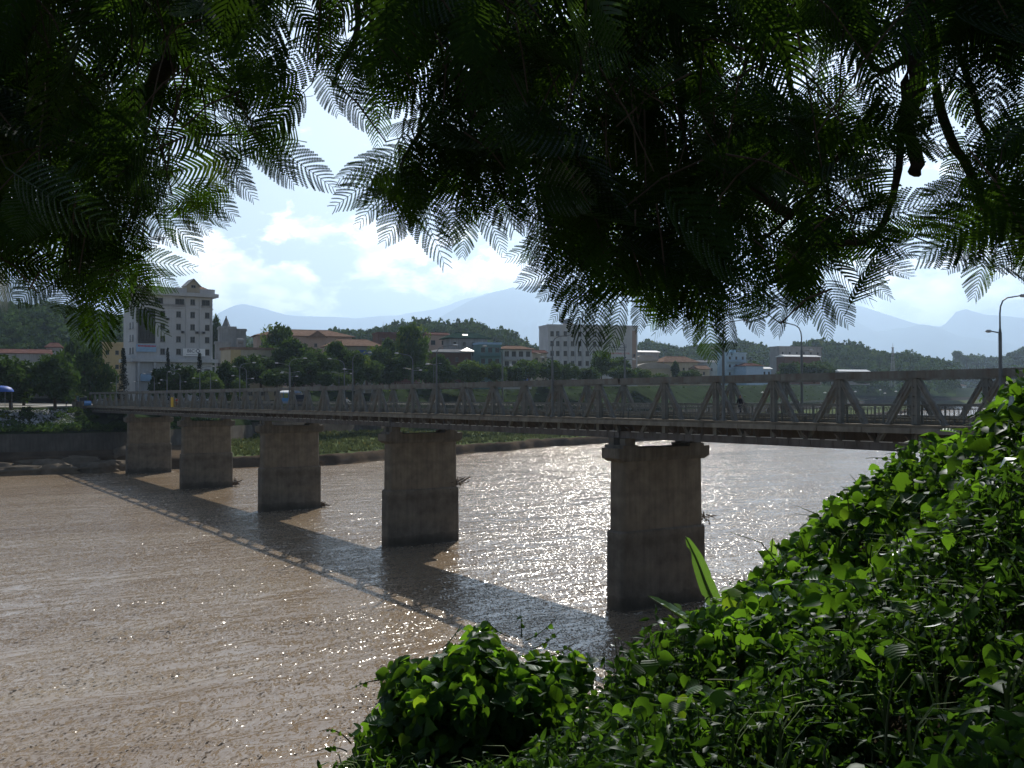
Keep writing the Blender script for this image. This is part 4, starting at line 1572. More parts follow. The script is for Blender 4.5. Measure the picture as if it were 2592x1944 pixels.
for a in (
    (28, 905, 226, 150, 'round', 0, 'dark round tree behind the blue awning at the left edge'),
    (140, 893, 228, 130, 'round', 0, 'large dark umbrella tree at the road junction left of the bridge'),
    (-60, 880, 240, 170, 'tall', 0, 'dark tree half cut by the left edge of the frame'),
    (60, 912, 262, 120, 'round', 1, 'mid green tree below the long red-brown roof at far left'),
    (228, 884, 255, 96, 'tall', 1, 'tall leafy tree between the junction and the ochre building'),
    (190, 862, 290, 90, 'tall', 0, 'high dark tree behind the junction trees'),
    (266, 915, 275, 60, 'loose', 0 + 1, 'loose tree in front of the ochre building'),
    (312, 880, 258, 34, 'cypress', 3, 'pointed dark cypress at the left corner of the white office block'),
    (424, 879, 258, 26, 'cypress', 3, 'slim cypress in front of the white office facade'),
    (505, 893, 258, 30, 'cypress', 3, 'cypress under the white sign board'),
    (408, 928, 255, 56, 'round', 0, 'low dark tree before the office porch'),
    (462, 922, 252, 84, 'round', 0, 'broad dark tree under the office canopy'),
    (520, 930, 250, 70, 'loose', 1, 'loose tree at the right corner of the white office block'),
    (536, 954, 246, 56, 'round', 2, 'small pale green tree right of the office block'),
    (574, 918, 262, 60, 'tall', 0, 'dark tree below the pyramid tower'),
    (604, 958, 250, 34, 'round', 2, 'small bright green bush tree before the yellow side wall'),
    (548, 806, 420, 40, 'tall', 0, 'tall dark tree between the office block and the pyramid tower'),
    (705, 823, 330, 86, 'tall', 1, 'tall tree rising in front of the long tiled roof'),
    (660, 898, 292, 100, 'round', 0, 'dark bushy tree before the pale two-storey house'),
    (742, 862, 300, 116, 'tall', 0, 'big dark tree below the tiled hall'),
    (790, 878, 296, 110, 'round', 1, 'full green tree in the middle of the left grove'),
    (852, 868, 306, 86, 'tall', 0, 'dark tree left of the white columns'),
    (700, 930, 282, 80, 'round', 1, 'low tree at the foot of the left grove'),
    (822, 940, 286, 60, 'round', 0, 'small round tree at the road below the grove'),
    (866, 944, 288, 44, 'round', 2, 'small light tree next to the lamp poles'),
    (930, 905, 310, 84, 'loose', 1, 'loose tree partly hiding the white columns'),
    (962, 878, 322, 76, 'tall', 1, 'tall tree between the columns and the brick house'),
    (1042, 824, 330, 92, 'tall', 1, 'tallest green tree in front of the brick house'),
    (1000, 900, 318, 90, 'round', 0, 'dark spreading tree beside the tallest tree'),
    (1078, 912, 318, 80, 'round', 1, 'tree below the pink house'),
    (1130, 918, 322, 66, 'loose', 1, 'loose tree under the white peaked awning'),
    (612, 905, 285, 70, 'tall', 0, 'dark tree hiding the corner of the pale two-storey house'),
    (684, 868, 312, 90, 'round', 1, 'full tree just left of the tall tree before the tiled roof'),
    (768, 905, 288, 96, 'round', 0, 'dark low tree right of the big dark tree'),
    (828, 900, 298, 80, 'round', 1, 'green tree hiding the foot of the colonnade house'),
    (896, 890, 304, 80, 'tall', 1, 'tall green tree in front of the white columns'),
    (985, 862, 345, 70, 'tall', 0, 'dark tree against the left wall of the brick house'),
    (1112, 900, 320, 60, 'tall', 0, 'dark tree between the tallest tree and the peaked awning'),
    (1300, 925, 338, 60, 'round', 0, 'dark low tree left of the blue tarpaulin'),
    (1490, 930, 360, 70, 'round', 0, 'dark low tree under the middle of the hotel'),
    (1192, 913, 325, 104, 'round', 2, 'broad light green umbrella tree below the teal house'),
    (1256, 912, 328, 62, 'round', 1, 'round tree below the narrow teal house'),
    (1338, 902, 345, 72, 'loose', 1, 'loose tree before the house with planted balconies'),
    (1392, 906, 350, 70, 'round', 1, 'dark green tree at the left end of the hotel'),
    (1438, 918, 352, 60, 'round', 1, 'rounded tree in front of the lower hotel windows'),
    (1522, 878, 390, 56, 'loose', 1, 'tree with layered branches standing before the hotel'),
    (1566, 896, 392, 60, 'loose', 0 + 1, 'tree by the right end of the hotel'),
    (1580, 924, 372, 80, 'round', 1, 'wide low tree below the hotel lettering'),
    (1622, 930, 378, 60, 'round', 1, 'low tree before the barrel roofs'),
    (1672, 944, 405, 40, 'round', 2, 'small light green bush below the barrel roofs'),
    (1710, 916, 440, 26, 'tall', 0, 'small dark tree before the brown hip roof'),
    (1748, 934, 430, 54, 'round', 1, 'round tree before the small gabled house'),
    (1905, 912, 490, 44, 'round', 1, 'bushy tree behind the blue-grey hall'),
    (2062, 912, 520, 100, 'round', 1, 'wide rounded tree right of the second far lamp'),
    (1998, 916, 510, 60, 'round', 0, 'dark tree below the long white roof'),
    (2190, 966, 640, 70, 'tall', 0, 'dark tree at the end of the green embankment'),
    (2062, 853, 1040, 26, 'loose', 1, 'tall tree standing up above the right hill crest'),
    (2424, 884, 1700, 26, 'loose', 1, 'taller of two lone trees on the ridge at far right'),
    (2446, 895, 1700, 30, 'loose', 0 + 1, 'shorter of two lone trees on the ridge at far right'),
):
    zb_ = None
    if a[2] > 1000:
        zb_ = at(0, a[1], a[2]).z - 22
    tree(*a, zb=zb_)

# ------------------------------------------------------------------ embankment: balustrade, promenade lamps, pylon
def along(i0, i1, s, step):
    """points on the far bank at offset s inland, between station indices, every step metres"""
    out_ = []
    acc = 0
    for i in range(i0, i1):
        o = S4[i, 2] + s + wob[i]
        p = Vector((S4[i, 0] + inl[i, 0] * o, S4[i, 1] + inl[i, 1] * o, S4[i, 3]))
        if out_ and (p - out_[-1]).length < step:
            continue
        out_.append(p)
    return out_


def st_index(x):
    return int(np.argmin(abs(S4[:, 0] - x)))


bal = empty('balustrade', (0, 0, 0))
tag(bal, 'pale balustrade along the top of the green embankment', 'balustrade')
pts = along(st_index(0), st_index(300), 27.5, 2.0)
m = MB()
for a, b in zip(pts[:-1], pts[1:]):
    m.beam(a + Vector((0, 0, 1.0)), b + Vector((0, 0, 1.0)), .22, .14)
    m.beam(a + Vector((0, 0, .12)), b + Vector((0, 0, .12)), .25, .2)
m.build('hand_rail', M_ledge, bal)
m = MB()
for a, b in zip(pts[:-1], pts[1:]):
    for k_ in range(3):
        p = a.lerp(b, k_ / 3)
        m.box((p.x, p.y, p.z + .55), (.2, .2, .8))
tag(m.build('balusters', M_ledge, bal), kind='stuff')
qw = empty('quay_wall', (0, 0, 0))
tag(qw, 'pale quay wall at the foot of the green embankment', 'wall')
m = MB()
pts2 = along(st_index(60), st_index(420), 3.0, 4)
for a, b in zip(pts2[:-1], pts2[1:]):
    a = Vector((a.x, a.y, 8.4))
    b = Vector((b.x, b.y, 8.4))
    m.beam(a, b, .5, 1.4)
    m.box((a.x, a.y, 9.3), (.5, .5, 1.0))
    m.beam(a + Vector((0, 0, 1.2)), b + Vector((0, 0, 1.2)), .2, .14)
m.build('parapet', M_ledge, qw)
# terraced hedges on the slope (rows of low bushes)
pts3 = []
for s in (6, 11, 16, 21):
    pts3 += [(p, s) for p in along(st_index(-20), st_index(330), s, 2.6)]
n_ = len(pts3)
P = np.array([[p.x + random.gauss(0, .4), p.y + random.gauss(0, .4), 7.9 + (p.z - 8) * min(1, (s - 2) / 23) + .2] for p, s in pts3])
v_, f_ = scatter(CL[0][0], CL[0][1], rotz(rng.uniform(0, 6.28, n_)) * rng.uniform(.45, 1.15, n_)[:, None, None], P)
me = np_mesh('embankment_shrubs', v_, f_[0], [M_tree[1]], attr=np.repeat(np.clip(rng.normal(.5, .25, n_), 0, 1), len(CL[0][0])))
tag(link('embankment_shrubs', me), 'rows of low shrubs planted on the green embankment', 'shrubs', kind='stuff')
M_globe = mat('lamp_globe', (.85, .86, .86), .03, 2, .25)
mp_ = MB()
mp_.tube([(0, 0, 0), (0, 0, 3.6)], [.09, .06], 6)
for a0 in range(4):
    mp_.tube([(0, 0, 3.1), (.55 * math.cos(R(90 * a0)), .55 * math.sin(R(90 * a0)), 3.25)], .035, 5)
me_gp = mp_.mesh('pole', M_lamp)
mg = MB()
mg.lathe([(0, -.26), (.2, -.17), (.27, 0), (.2, .17), (0, .26)], 8)
me_gl = mg.mesh('globe', M_globe)
gl_labels = []
for px, D_, z_, lab in ((1498, 345, 14.6, 'white five-globe lamp on the slope right of the hotel lamp'), (1930, 520, 15.2, 'white five-globe lamp on the slope below the second far lamp'), (2088, 560, 15.0, 'white five-globe lamp on the slope left of a truss post at right'),
                        (2165, 610, 15.5, 'white five-globe lamp seen between two truss diagonals'), (2228, 660, 16.6, 'upper white five-globe lamp by the dark tree at the embankment end'), (2240, 640, 14.5, 'lower white five-globe lamp by the dark tree'),
                        (2268, 690, 15.6, 'white five-globe lamp beyond the embankment end, rightmost of the row'), (660, 290, 16.2, 'small white globe lamp before the left grove'), (1412, 330, 18.4, 'white globe lamp beside the near bridge lamp before the hotel')):
    x_ = (px - 1296) / F * D_
    e = empty('globe_lamp', (x_, D_, z_ - 3))
    tag(e, lab, 'lamp', 'white globe lamps on the promenade')
    link('pole', me_gp, e)
    for q in ((0, 0, 3.75), (.55, 0, 3.45), (-.55, 0, 3.45), (0, .55, 3.45), (0, -.55, 3.45)):
        g = link('globe', me_gl, e)
        g.location = q
# grey road lamps of the far side street
mp_ = MB()
mp_.tube([(0, 0, 0), (0, 0, 8.0)], [.12, .07], 6)
mp_.tube([(-1.7, 0, 8.35), (0, 0, 8.0), (1.7, 0, 8.35)], .05, 5)
me_rp = mp_.mesh('pole', M_rail)
mg = MB()
mg.span(-.4, .4, -.12, .12, -.06, .06)
me_rh = mg.mesh('lamp_head', M_lens)
for px, yt, D_, lab in ((735, 941, 275, 'twin road lamp below the dark grove'), (858, 942, 285, 'twin road lamp below the white columns'), (1041, 932, 300, 'twin road lamp below the tallest tree'),
                        (440, 958, 262, 'twin road lamp before the office porch'), 
                        (1098, 920, 310, 'twin road lamp before the pink house trees'), (1370, 893, 380, 'twin road lamp just left of the hotel')):
    p = at(px, yt, D_)
    e = empty('road_lamp', (p.x, p.y, p.z - 8.35), random.uniform(-.3, .3))
    tag(e, lab, 'street lamp', 'twin road lamps of the town')
    link('pole', me_rp, e)
    for s in (-1, 1):
        h = link('lamp_head', me_rh, e)
        h.location = (s * 2.05, 0, 8.4)
# lattice pylon
p = at(2260, 880, 900)
m = MB()
hh = 34.0
for sx_, sy_ in ((-1, -1), (1, -1), (1, 1), (-1, 1)):
    m.beam((sx_ * 2.2, sy_ * 2.2, 0), (sx_ * .4, sy_ * .4, hh), .22, .22)
for i in range(9):
    z0_, z1_ = hh * i / 9, hh * (i + 1) / 9
    w0, w1 = 2.2 - 1.8 * i / 9, 2.2 - 1.8 * (i + 1) / 9
    for a, b in (((-1, -1), (1, -1)), ((1, -1), (1, 1)), ((1, 1), (-1, 1)), ((-1, 1), (-1, -1))):
        m.beam((a[0] * w0, a[1] * w0, z0_), (b[0] * w1, b[1] * w1, z1_), .12, .12)
        m.beam((b[0] * w0, b[1] * w0, z0_), (a[0] * w1, a[1] * w1, z1_), .12, .12)
for z in (hh, hh - 3, hh - 6):
    m.lathe([(.2, -.4), (1.3, -.2), (1.3, .2), (.2, .4)], 8, (0, 0, z))
m.tube([(0, 0, hh), (0, 0, hh + 4)], .12, 5)
o = m.build('radio_mast', M_grey)
o.location = (p.x, p.y, p.z - hh)
tag(o, 'thin lattice radio mast on the wooded hill at right', 'mast')

# ------------------------------------------------------------------ left bank: wall, rocks, rubble, road
ROCK = mat('river_rock', (.14, .12, .095), .35, .35, .95, .9, bscale=1.0, world_co=True)


def rock(px, py, D, w, d, h, label, seed, rz=0.0):
    r = np.random.default_rng(seed)
    n, mm = 26, 7
    V = []
    for j in range(mm):
        t = j / (mm - 1)
        k = (1 - t ** 2.2) ** .5 if t < 1 else 0
        for i in range(n):
            a = 2 * math.pi * i / n
            q = 1 + .18 * math.sin(3 * a + seed) + .13 * math.sin(7 * a + 2 * seed) + r.normal(0, .09)
            st = 1 + .13 * ((j % 2) * 2 - 1)
            V.append((math.cos(a) * w / 2 * q * k * st, math.sin(a) * d / 2 * q * k * st, h * t ** .8 - .4 + r.normal(0, .03)))
    ix = np.arange(n * mm).reshape(mm, n)
    q = np.stack([ix[:-1], np.roll(ix[:-1], -1, 1), np.roll(ix[1:], -1, 1), ix[1:]], -1).reshape(-1, 4)
    o = link('rock', np_mesh('rock', np.array(V), q, [ROCK]))
    p = at(px, py, D)
    o.location = (p.x, p.y, 0)
    o.rotation_euler = (0, 0, rz)
    tag(o, label, 'rock', 'flat rocks at the foot of the left bank')


rock(48, 1190, 201, 15, 7, 2.2, 'flat sunlit rock slab at the left edge of the water', 1, .3)
rock(-30, 1190, 200, 12, 6, 3.0, 'rock cut by the left edge of the frame', 2, .2)
rock(100, 1170, 206, 13, 6, 3.3, 'upper rock shelf behind the sunlit slab', 3, .2)
rock(148, 1192, 203, 8, 5, 2.4, 'broken rock at the end of the slabs', 4, .5)
rock(190, 1160, 209, 14, 6, 3.6, 'long dark rock sloping up to the bridge abutment', 5, .35)
rock(235, 1180, 207, 11, 6, 2.4, 'low shaded rock left of the farthest pier', 6, .4)
rock(282, 1170, 211, 10, 6, 2.6, 'pale rock ledge just left of the farthest pier', 7, .4)
rock(315, 1130, 216, 7, 5, 5.2, 'sunlit block of rock beside the abutment', 8, .4)
# rubble slope
n_ = 1500
u_, v2 = rng.uniform(0, 1, n_), rng.uniform(0, 1, n_)
i0 = st_index(-112)
i1 = st_index(-88)
P = np.zeros((n_, 3))
for q in range(n_):
    fi = i0 + (i1 - i0) * u_[q]
    i = int(fi)
    g_ = fi - i
    s = S4[i, 2] + 3 + 22 * v2[q] + wob[i] * (1 - g_) + wob[i + 1] * g_
    c0 = S4[i, :2] * (1 - g_) + S4[i + 1, :2] * g_
    P[q] = (c0[0] + inl[i, 0] * s, c0[1] + inl[i, 1] * s, np.interp(3 + 22 * v2[q], [2, 9, 17, 25], [7.9, 9.3, 10.9, 12.0]) + .05)
cube = np.array([(x, y, z) for x in (-1, 1) for y in (-1, 1) for z in (-1, 1)], float) * .5
cf = np.array([(0, 1, 3, 2), (4, 6, 7, 5), (0, 4, 5, 1), (2, 3, 7, 6), (0, 2, 6, 4), (1, 5, 7, 3)])
Q = rng.normal(size=(n_, 3, 3))
Q, _r = np.linalg.qr(Q)
v_, f_ = scatter(cube, cf, Q * (rng.uniform(.08, .5, (n_, 1, 1)) * np.array([1, .7, .5])[None, None]), P)
M_rub = mat('rubble', (.34, .35, .37), .5, .6, .9, world_co=True)
tag(link('rubble', np_mesh('rubble', v_, f_[0], [M_rub])), 'pale rubble tipped down the bank left of the bridge', 'rubble', kind='stuff')
# bushes on the left bank
bl = []
for q in range(620):
    i = int(rng.uniform(st_index(-190), st_index(-106))) if q < 420 else int(rng.uniform(st_index(-113), st_index(-60)))
    t_ = rng.uniform(0, 1)
    s = S4[i, 2] + (1.5 + 24 * t_ if q < 420 else (rng.uniform(1, 5) if q % 3 else rng.uniform(2, 24))) + wob[i]
    g_ = rng.uniform(-3, 3)
    bl.append((S4[i, 0] + inl[i, 0] * s + tang[i, 0] * g_, S4[i, 1] + inl[i, 1] * s + tang[i, 1] * g_, np.interp(s - S4[i, 2] - wob[i], [2, 9, 17, 25], [7.9, 9.3, 10.9, 12.2]) + .4))
P = np.array(bl)
n_ = len(P)
v_, f_ = scatter(CL[1][0], CL[1][1], rotz(rng.uniform(0, 6.28, n_)) * rng.uniform(.8, 1.9, n_)[:, None, None], P)
tag(link('bank_bushes', np_mesh('bank_bushes', v_, f_[0], [M_tree[0]], attr=np.repeat(np.clip(rng.normal(.45, .25, n_), 0, 1), len(CL[1][0])))), 'dark bushes growing on the left bank and wall', 'bushes', kind='stuff')
# grass tufts over the flat of the far bank
n_ = 9000
ii = rng.integers(st_index(-58), st_index(60), n_)
jit = rng.uniform(0, 1, n_)
tt = rng.uniform(0, 1, n_)
P = np.zeros((n_, 3))
for q in range(n_):
    i = ii[q]
    s = 2.6 + (S4[i, 2] - 3) * tt[q]
    bx_, by_ = S4[i, :2] * (1 - jit[q]) + S4[i + 1, :2] * jit[q]
    wq = wob[i] * (1 - jit[q]) + wob[i + 1] * jit[q]
    P[q] = (bx_ + inl[i, 0] * (s + wq), by_ + inl[i, 1] * (s + wq), np.interp(s, [2.2, S4[i, 2] * .35, S4[i, 2] * .7, S4[i, 2]], [2.3, 2.7, 3.3, 4.0]))
blade = np.array([(-.12, 0, 0), (.12, 0, 0), (.22, .05, .55), (-.05, 0, .7), (-.28, .04, .5), (0, -.2, 0), (0, .2, 0), (.03, .3, .5), (-.02, -.1, .72)])
bf = np.array([(0, 1, 2), (0, 1, 3), (0, 1, 4), (5, 6, 7), (5, 6, 8)])
v_, f_ = scatter(blade, bf, rotz(rng.uniform(0, 6.28, n_)) * rng.uniform(.6, 1.5, n_)[:, None, None], P)
M_tuft = leaf_mat('bank_grass_tufts', (.05, .068, .025), (.11, .135, .055), (.12, .15, .05), .01, .6, .35)
tag(link('grass', np_mesh('grass', v_, f_[0], [M_tuft], attr=np.repeat(np.clip(rng.normal(.5, .25, n_), 0, 1), len(blade)))), 'green grass on the flat of the far bank', 'grass', kind='stuff')
# approach road and kerb islands at the bridge head
rp = [B(ENDT + 11.5, 1.0, .03), B(ENDT + 11.5, -WT - 1.0, .03)]
m = MB()
a, b = B(ENDT + 11.9, 1.2, 0), B(ENDT + 11.9, -WT - 1.2, 0)
c, d = B(ENDT + 60, -WT - 9, 0), B(ENDT + 60, 9, 0)
zR = 12.66
m.poly((a.x, a.y, zR), (b.x, b.y, zR), (c.x, c.y, zR), (d.x, d.y, zR))
e1, e2 = B(ENDT + 14, 1.0, 0), B(ENDT + 24, 3, 0)
f1, f2 = B(ENDT + 34, 42, 0), B(ENDT + 22, 46, 0)
m.poly((e1.x, e1.y, zR + .004), (e2.x, e2.y, zR + .004), (f1.x, f1.y, zR + .004), (f2.x, f2.y, zR + .004))
M_road = mat('pale_road', (.42, .41, .38), .15, .3, .9, world_co=True)
tag(m.build('road', M_road), 'pale sunlit road at the left bridge head', kind='structure')

# ------------------------------------------------------------------ vehicles and people
M_cloth = {n_: mat('cloth_' + n_, c_, .15, 6, .9) for n_, c_ in (('dark', (.03, .03, .04)), ('white', (.6, .6, .58)), ('blue', (.08, .12, .25)), ('red', (.35, .06, .05)), ('tan', (.3, .24, .16)))}
M_skin = mat('skin', (.36, .22, .15), .1, 8, .6)
M_hair = mat('hair', (.015, .012, .01), .2, 20, .5)
M_carw = mat('car_paint_white', (.7, .72, .72), .04, 2, .25)
M_carb = mat('car_paint_blue', (.06, .20, .45), .06, 2, .25)
M_card = mat('car_paint_dark', (.04, .04, .045), .06, 2, .3)
M_chrome = mat('chrome', (.7, .7, .7), .05, 2, .15, metallic=1.0)


def person(base, rz, label, shirt, trousers, pose='stand', parent_mat=None):
    """one continuous skinned body; hair and clothes by material of height"""
    J = {'pel': (0, 0, .95), 'wst': (0, 0, 1.10), 'cst': (0, .01, 1.32), 'nck': (0, .01, 1.47), 'hd': (0, -.02, 1.58), 'top': (0, -.01, 1.70),
         'shl': (-.18, .01, 1.40), 'ell': (-.24, .03, 1.13), 'hal': (-.25, -.06, .90), 'fil': (-.25, -.09, .80), 'shr': (.18, .01, 1.40), 'elr': (.24, .04, 1.13), 'har': (.25, -.04, .90), 'fir': (.25, -.07, .80),
         'hil': (-.09, 0, .90), 'knl': (-.10, -.02, .50), 'anl': (-.10, .02, .09), 'tol': (-.11, -.15, .04), 'hir': (.09, 0, .90), 'knr': (.10, -.02, .50), 'anr': (.10, .02, .09), 'tor': (.11, -.15, .04)}
    if pose == 'walk':
        J.update(knl=(-.10, -.16, .52), anl=(-.10, -.20, .10), tol=(-.10, -.36, .06), knr=(.10, .06, .50), anr=(.10, .30, .14), tor=(.10, .20, .04), hal=(-.25, .12, .95), fil=(-.25, .13, .86), har=(.25, -.20, .95), fir=(.25, -.24, .87))
    if pose == 'ride':
        J.update(pel=(0, .10, .82), wst=(0, .08, .98), cst=(0, .03, 1.20), nck=(0, 0, 1.36), hd=(0, -.04, 1.48), top=(0, -.03, 1.60), shl=(-.18, .02, 1.28), shr=(.18, .02, 1.28), ell=(-.27, -.16, 1.10), elr=(.27, -.16, 1.10),
                 hal=(-.28, -.42, 1.06), har=(.28, -.42, 1.06), fil=(-.28, -.50, 1.05), fir=(.28, -.50, 1.05), hil=(-.09, .08, .80), hir=(.09, .08, .80), knl=(-.16, -.28, .72), knr=(.16, -.28, .72), anl=(-.15, -.18, .34), anr=(.15, -.18, .34), tol=(-.15, -.34, .30), tor=(.15, -.34, .30))
    rad = {'pel': .135, 'wst': .125, 'cst': .145, 'nck': .055, 'hd': .085, 'top': .06, 'shl': .065, 'ell': .045, 'hal': .034, 'fil': .022, 'shr': .065, 'elr': .045, 'har': .034, 'fir': .022,
           'hil': .095, 'knl': .062, 'anl': .042, 'tol': .035, 'hir': .095, 'knr': .062, 'anr': .042, 'tor': .035}
    ks = list(J)
    E = [('pel', 'wst'), ('wst', 'cst'), ('cst', 'nck'), ('nck', 'hd'), ('hd', 'top'), ('cst', 'shl'), ('shl', 'ell'), ('ell', 'hal'), ('hal', 'fil'), ('cst', 'shr'), ('shr', 'elr'), ('elr', 'har'), ('har', 'fir'),
         ('pel', 'hil'), ('hil', 'knl'), ('knl', 'anl'), ('anl', 'tol'), ('pel', 'hir'), ('hir', 'knr'), ('knr', 'anr'), ('anr', 'tor')]
    me_ = bpy.data.meshes.new('person')
    me_.from_pydata([J[k] for k in ks], [(ks.index(a), ks.index(b)) for a, b in E], [])
    tmp = bpy.data.objects.new('person_tmp', me_)
    C.objects.link(tmp)
    md = tmp.modifiers.new('skin', 'SKIN')
    sl = me_.skin_vertices[0] if me_.skin_vertices else None
    if sl is None:
        bpy.context.view_layer.objects.active = tmp
        me_.attributes.new('x', 'FLOAT', 'POINT')
    for i, k in enumerate(ks):
        sv = me_.skin_vertices[0].data[i]
        sv.radius = (rad[k], rad[k] * (.75 if k in ('pel', 'wst', 'cst') else 1))
        sv.use_root = (k == 'pel')
    s2 = tmp.modifiers.new('sub', 'SUBSURF')
    s2.levels = s2.render_levels = 1
    dg = bpy.context.evaluated_depsgraph_get()
    dg.update()
    em = bpy.data.meshes.new_from_object(tmp.evaluated_get(dg))
    bpy.data.objects.remove(tmp)
    for mm in (M_cloth[shirt], M_cloth[trousers], M_skin, M_hair, M_black):
        em.materials.append(mm)
    zc1 = J['nck'][2] - .01
    zw = J['pel'][2] + .04
    for pl in em.polygons:
        c = pl.center
        if c.z > J['hd'][2] + .05 or (c.z > J['nck'][2] + .06 and c.y > J['hd'][1] + .03):
            i = 3
        elif c.z > zc1:
            i = 2
        elif abs(c.x) > .2 and pose != 'ride' and c.z < 1.05:
            i = 2
        elif pose == 'ride' and c.y < -.3 and c.z > .95:
            i = 2
        elif c.z > zw:
            i = 0
        elif c.z < J['anl'][2] - .0 and c.z < .40:
            i = 4
        else:
            i = 1
        pl.material_index = i
        pl.use_smooth = True
    o = link('person', em)
    o.location = base
    o.rotation_euler = (0, 0, rz)
    tag(o, label, 'person')
    return o


dirb = math.atan2(BD.y, BD.x)


def on_bridge(t_, y, z=.055):
    p = B(t_, y, z)
    return (p.x, p.y, p.z)


person(on_bridge(15.5, -5.95, .005), dirb - R(90), 'person in dark clothes walking along the far railing of the bridge', 'dark', 'dark', 'walk')
person(on_bridge(51.2, -.72, .005), dirb + R(90), 'person in a white shirt walking behind the near railing', 'white', 'tan', 'walk')


def motorbike(t_, y, label, plab, shirt, flip=False):
    p = on_bridge(t_, y)
    rz = dirb + R(90 if not flip else -90)
    e = empty('motorbike', p, rz)
    tag(e, label, 'motorbike')
    for yy in (-.62, .58):
        m = MB()
        for i in range(16):
            a, b_ = 2 * math.pi * i / 16, 2 * math.pi * (i + 1) / 16
            m.beam((0, yy + .25 * math.cos(a), .29 + .25 * math.sin(a)), (0, yy + .25 * math.cos(b_), .29 + .25 * math.sin(b_)), .08, .08, up=(1, 0, 0))
        w = m.build('wheel', M_black, e)
        m = MB()
        m.box((0, yy, .29), (.03, .36, .36))
        m.build('rim', M_chrome, w)
    m = MB()
    m.tube([(0, -.62, .29), (0, -.50, .62), (0, -.42, .98)], [.05, .06, .04], 7)
    m.tube([(0, -.40, .62), (0, -.05, .45), (0, .30, .55)], [.10, .14, .13], 8)
    m.tube([(0, .58, .29), (0, .2, .38)], .05, 6)
    m.build('frame', M_card if shirt != 'red' else M_cloth['red'], e)
    m = MB()
    m.tube([(0, -.12, .76), (0, .2, .80), (0, .62, .78)], [.10, .14, .09], 8)
    m.build('seat', M_black, e)
    m = MB()
    m.tube([(-.32, -.40, 1.02), (0, -.46, .99), (.32, -.40, 1.02)], .02, 6)
    m.tube([(-.25, -.42, 1.02), (-.34, -.46, 1.22)], .012, 5)
    m.tube([(.25, -.42, 1.02), (.34, -.46, 1.22)], .012, 5)
    m.build('handlebar', M_chrome, e)
    m = MB()
    m.lathe([(0, -.06), (.09, 0), (.06, .06), (0, .08)], 8, (0, -.52, .90))
    m.build('headlight', M_lens, e)
    person(p, rz, plab, shirt, 'dark', 'ride')


motorbike(77.5, -3.0, 'motorbike crossing the middle of the bridge', 'rider in a white shirt on the motorbike mid bridge', 'white', True)
motorbike(118, -2.6, 'motorbike on the bridge left of the truck', 'rider in a blue shirt on the motorbike left of the truck', 'blue', True)
motorbike(150, -2.6, 'farthest motorbike on the bridge near the fourth pier', 'rider in red on the farthest motorbike', 'red', True)


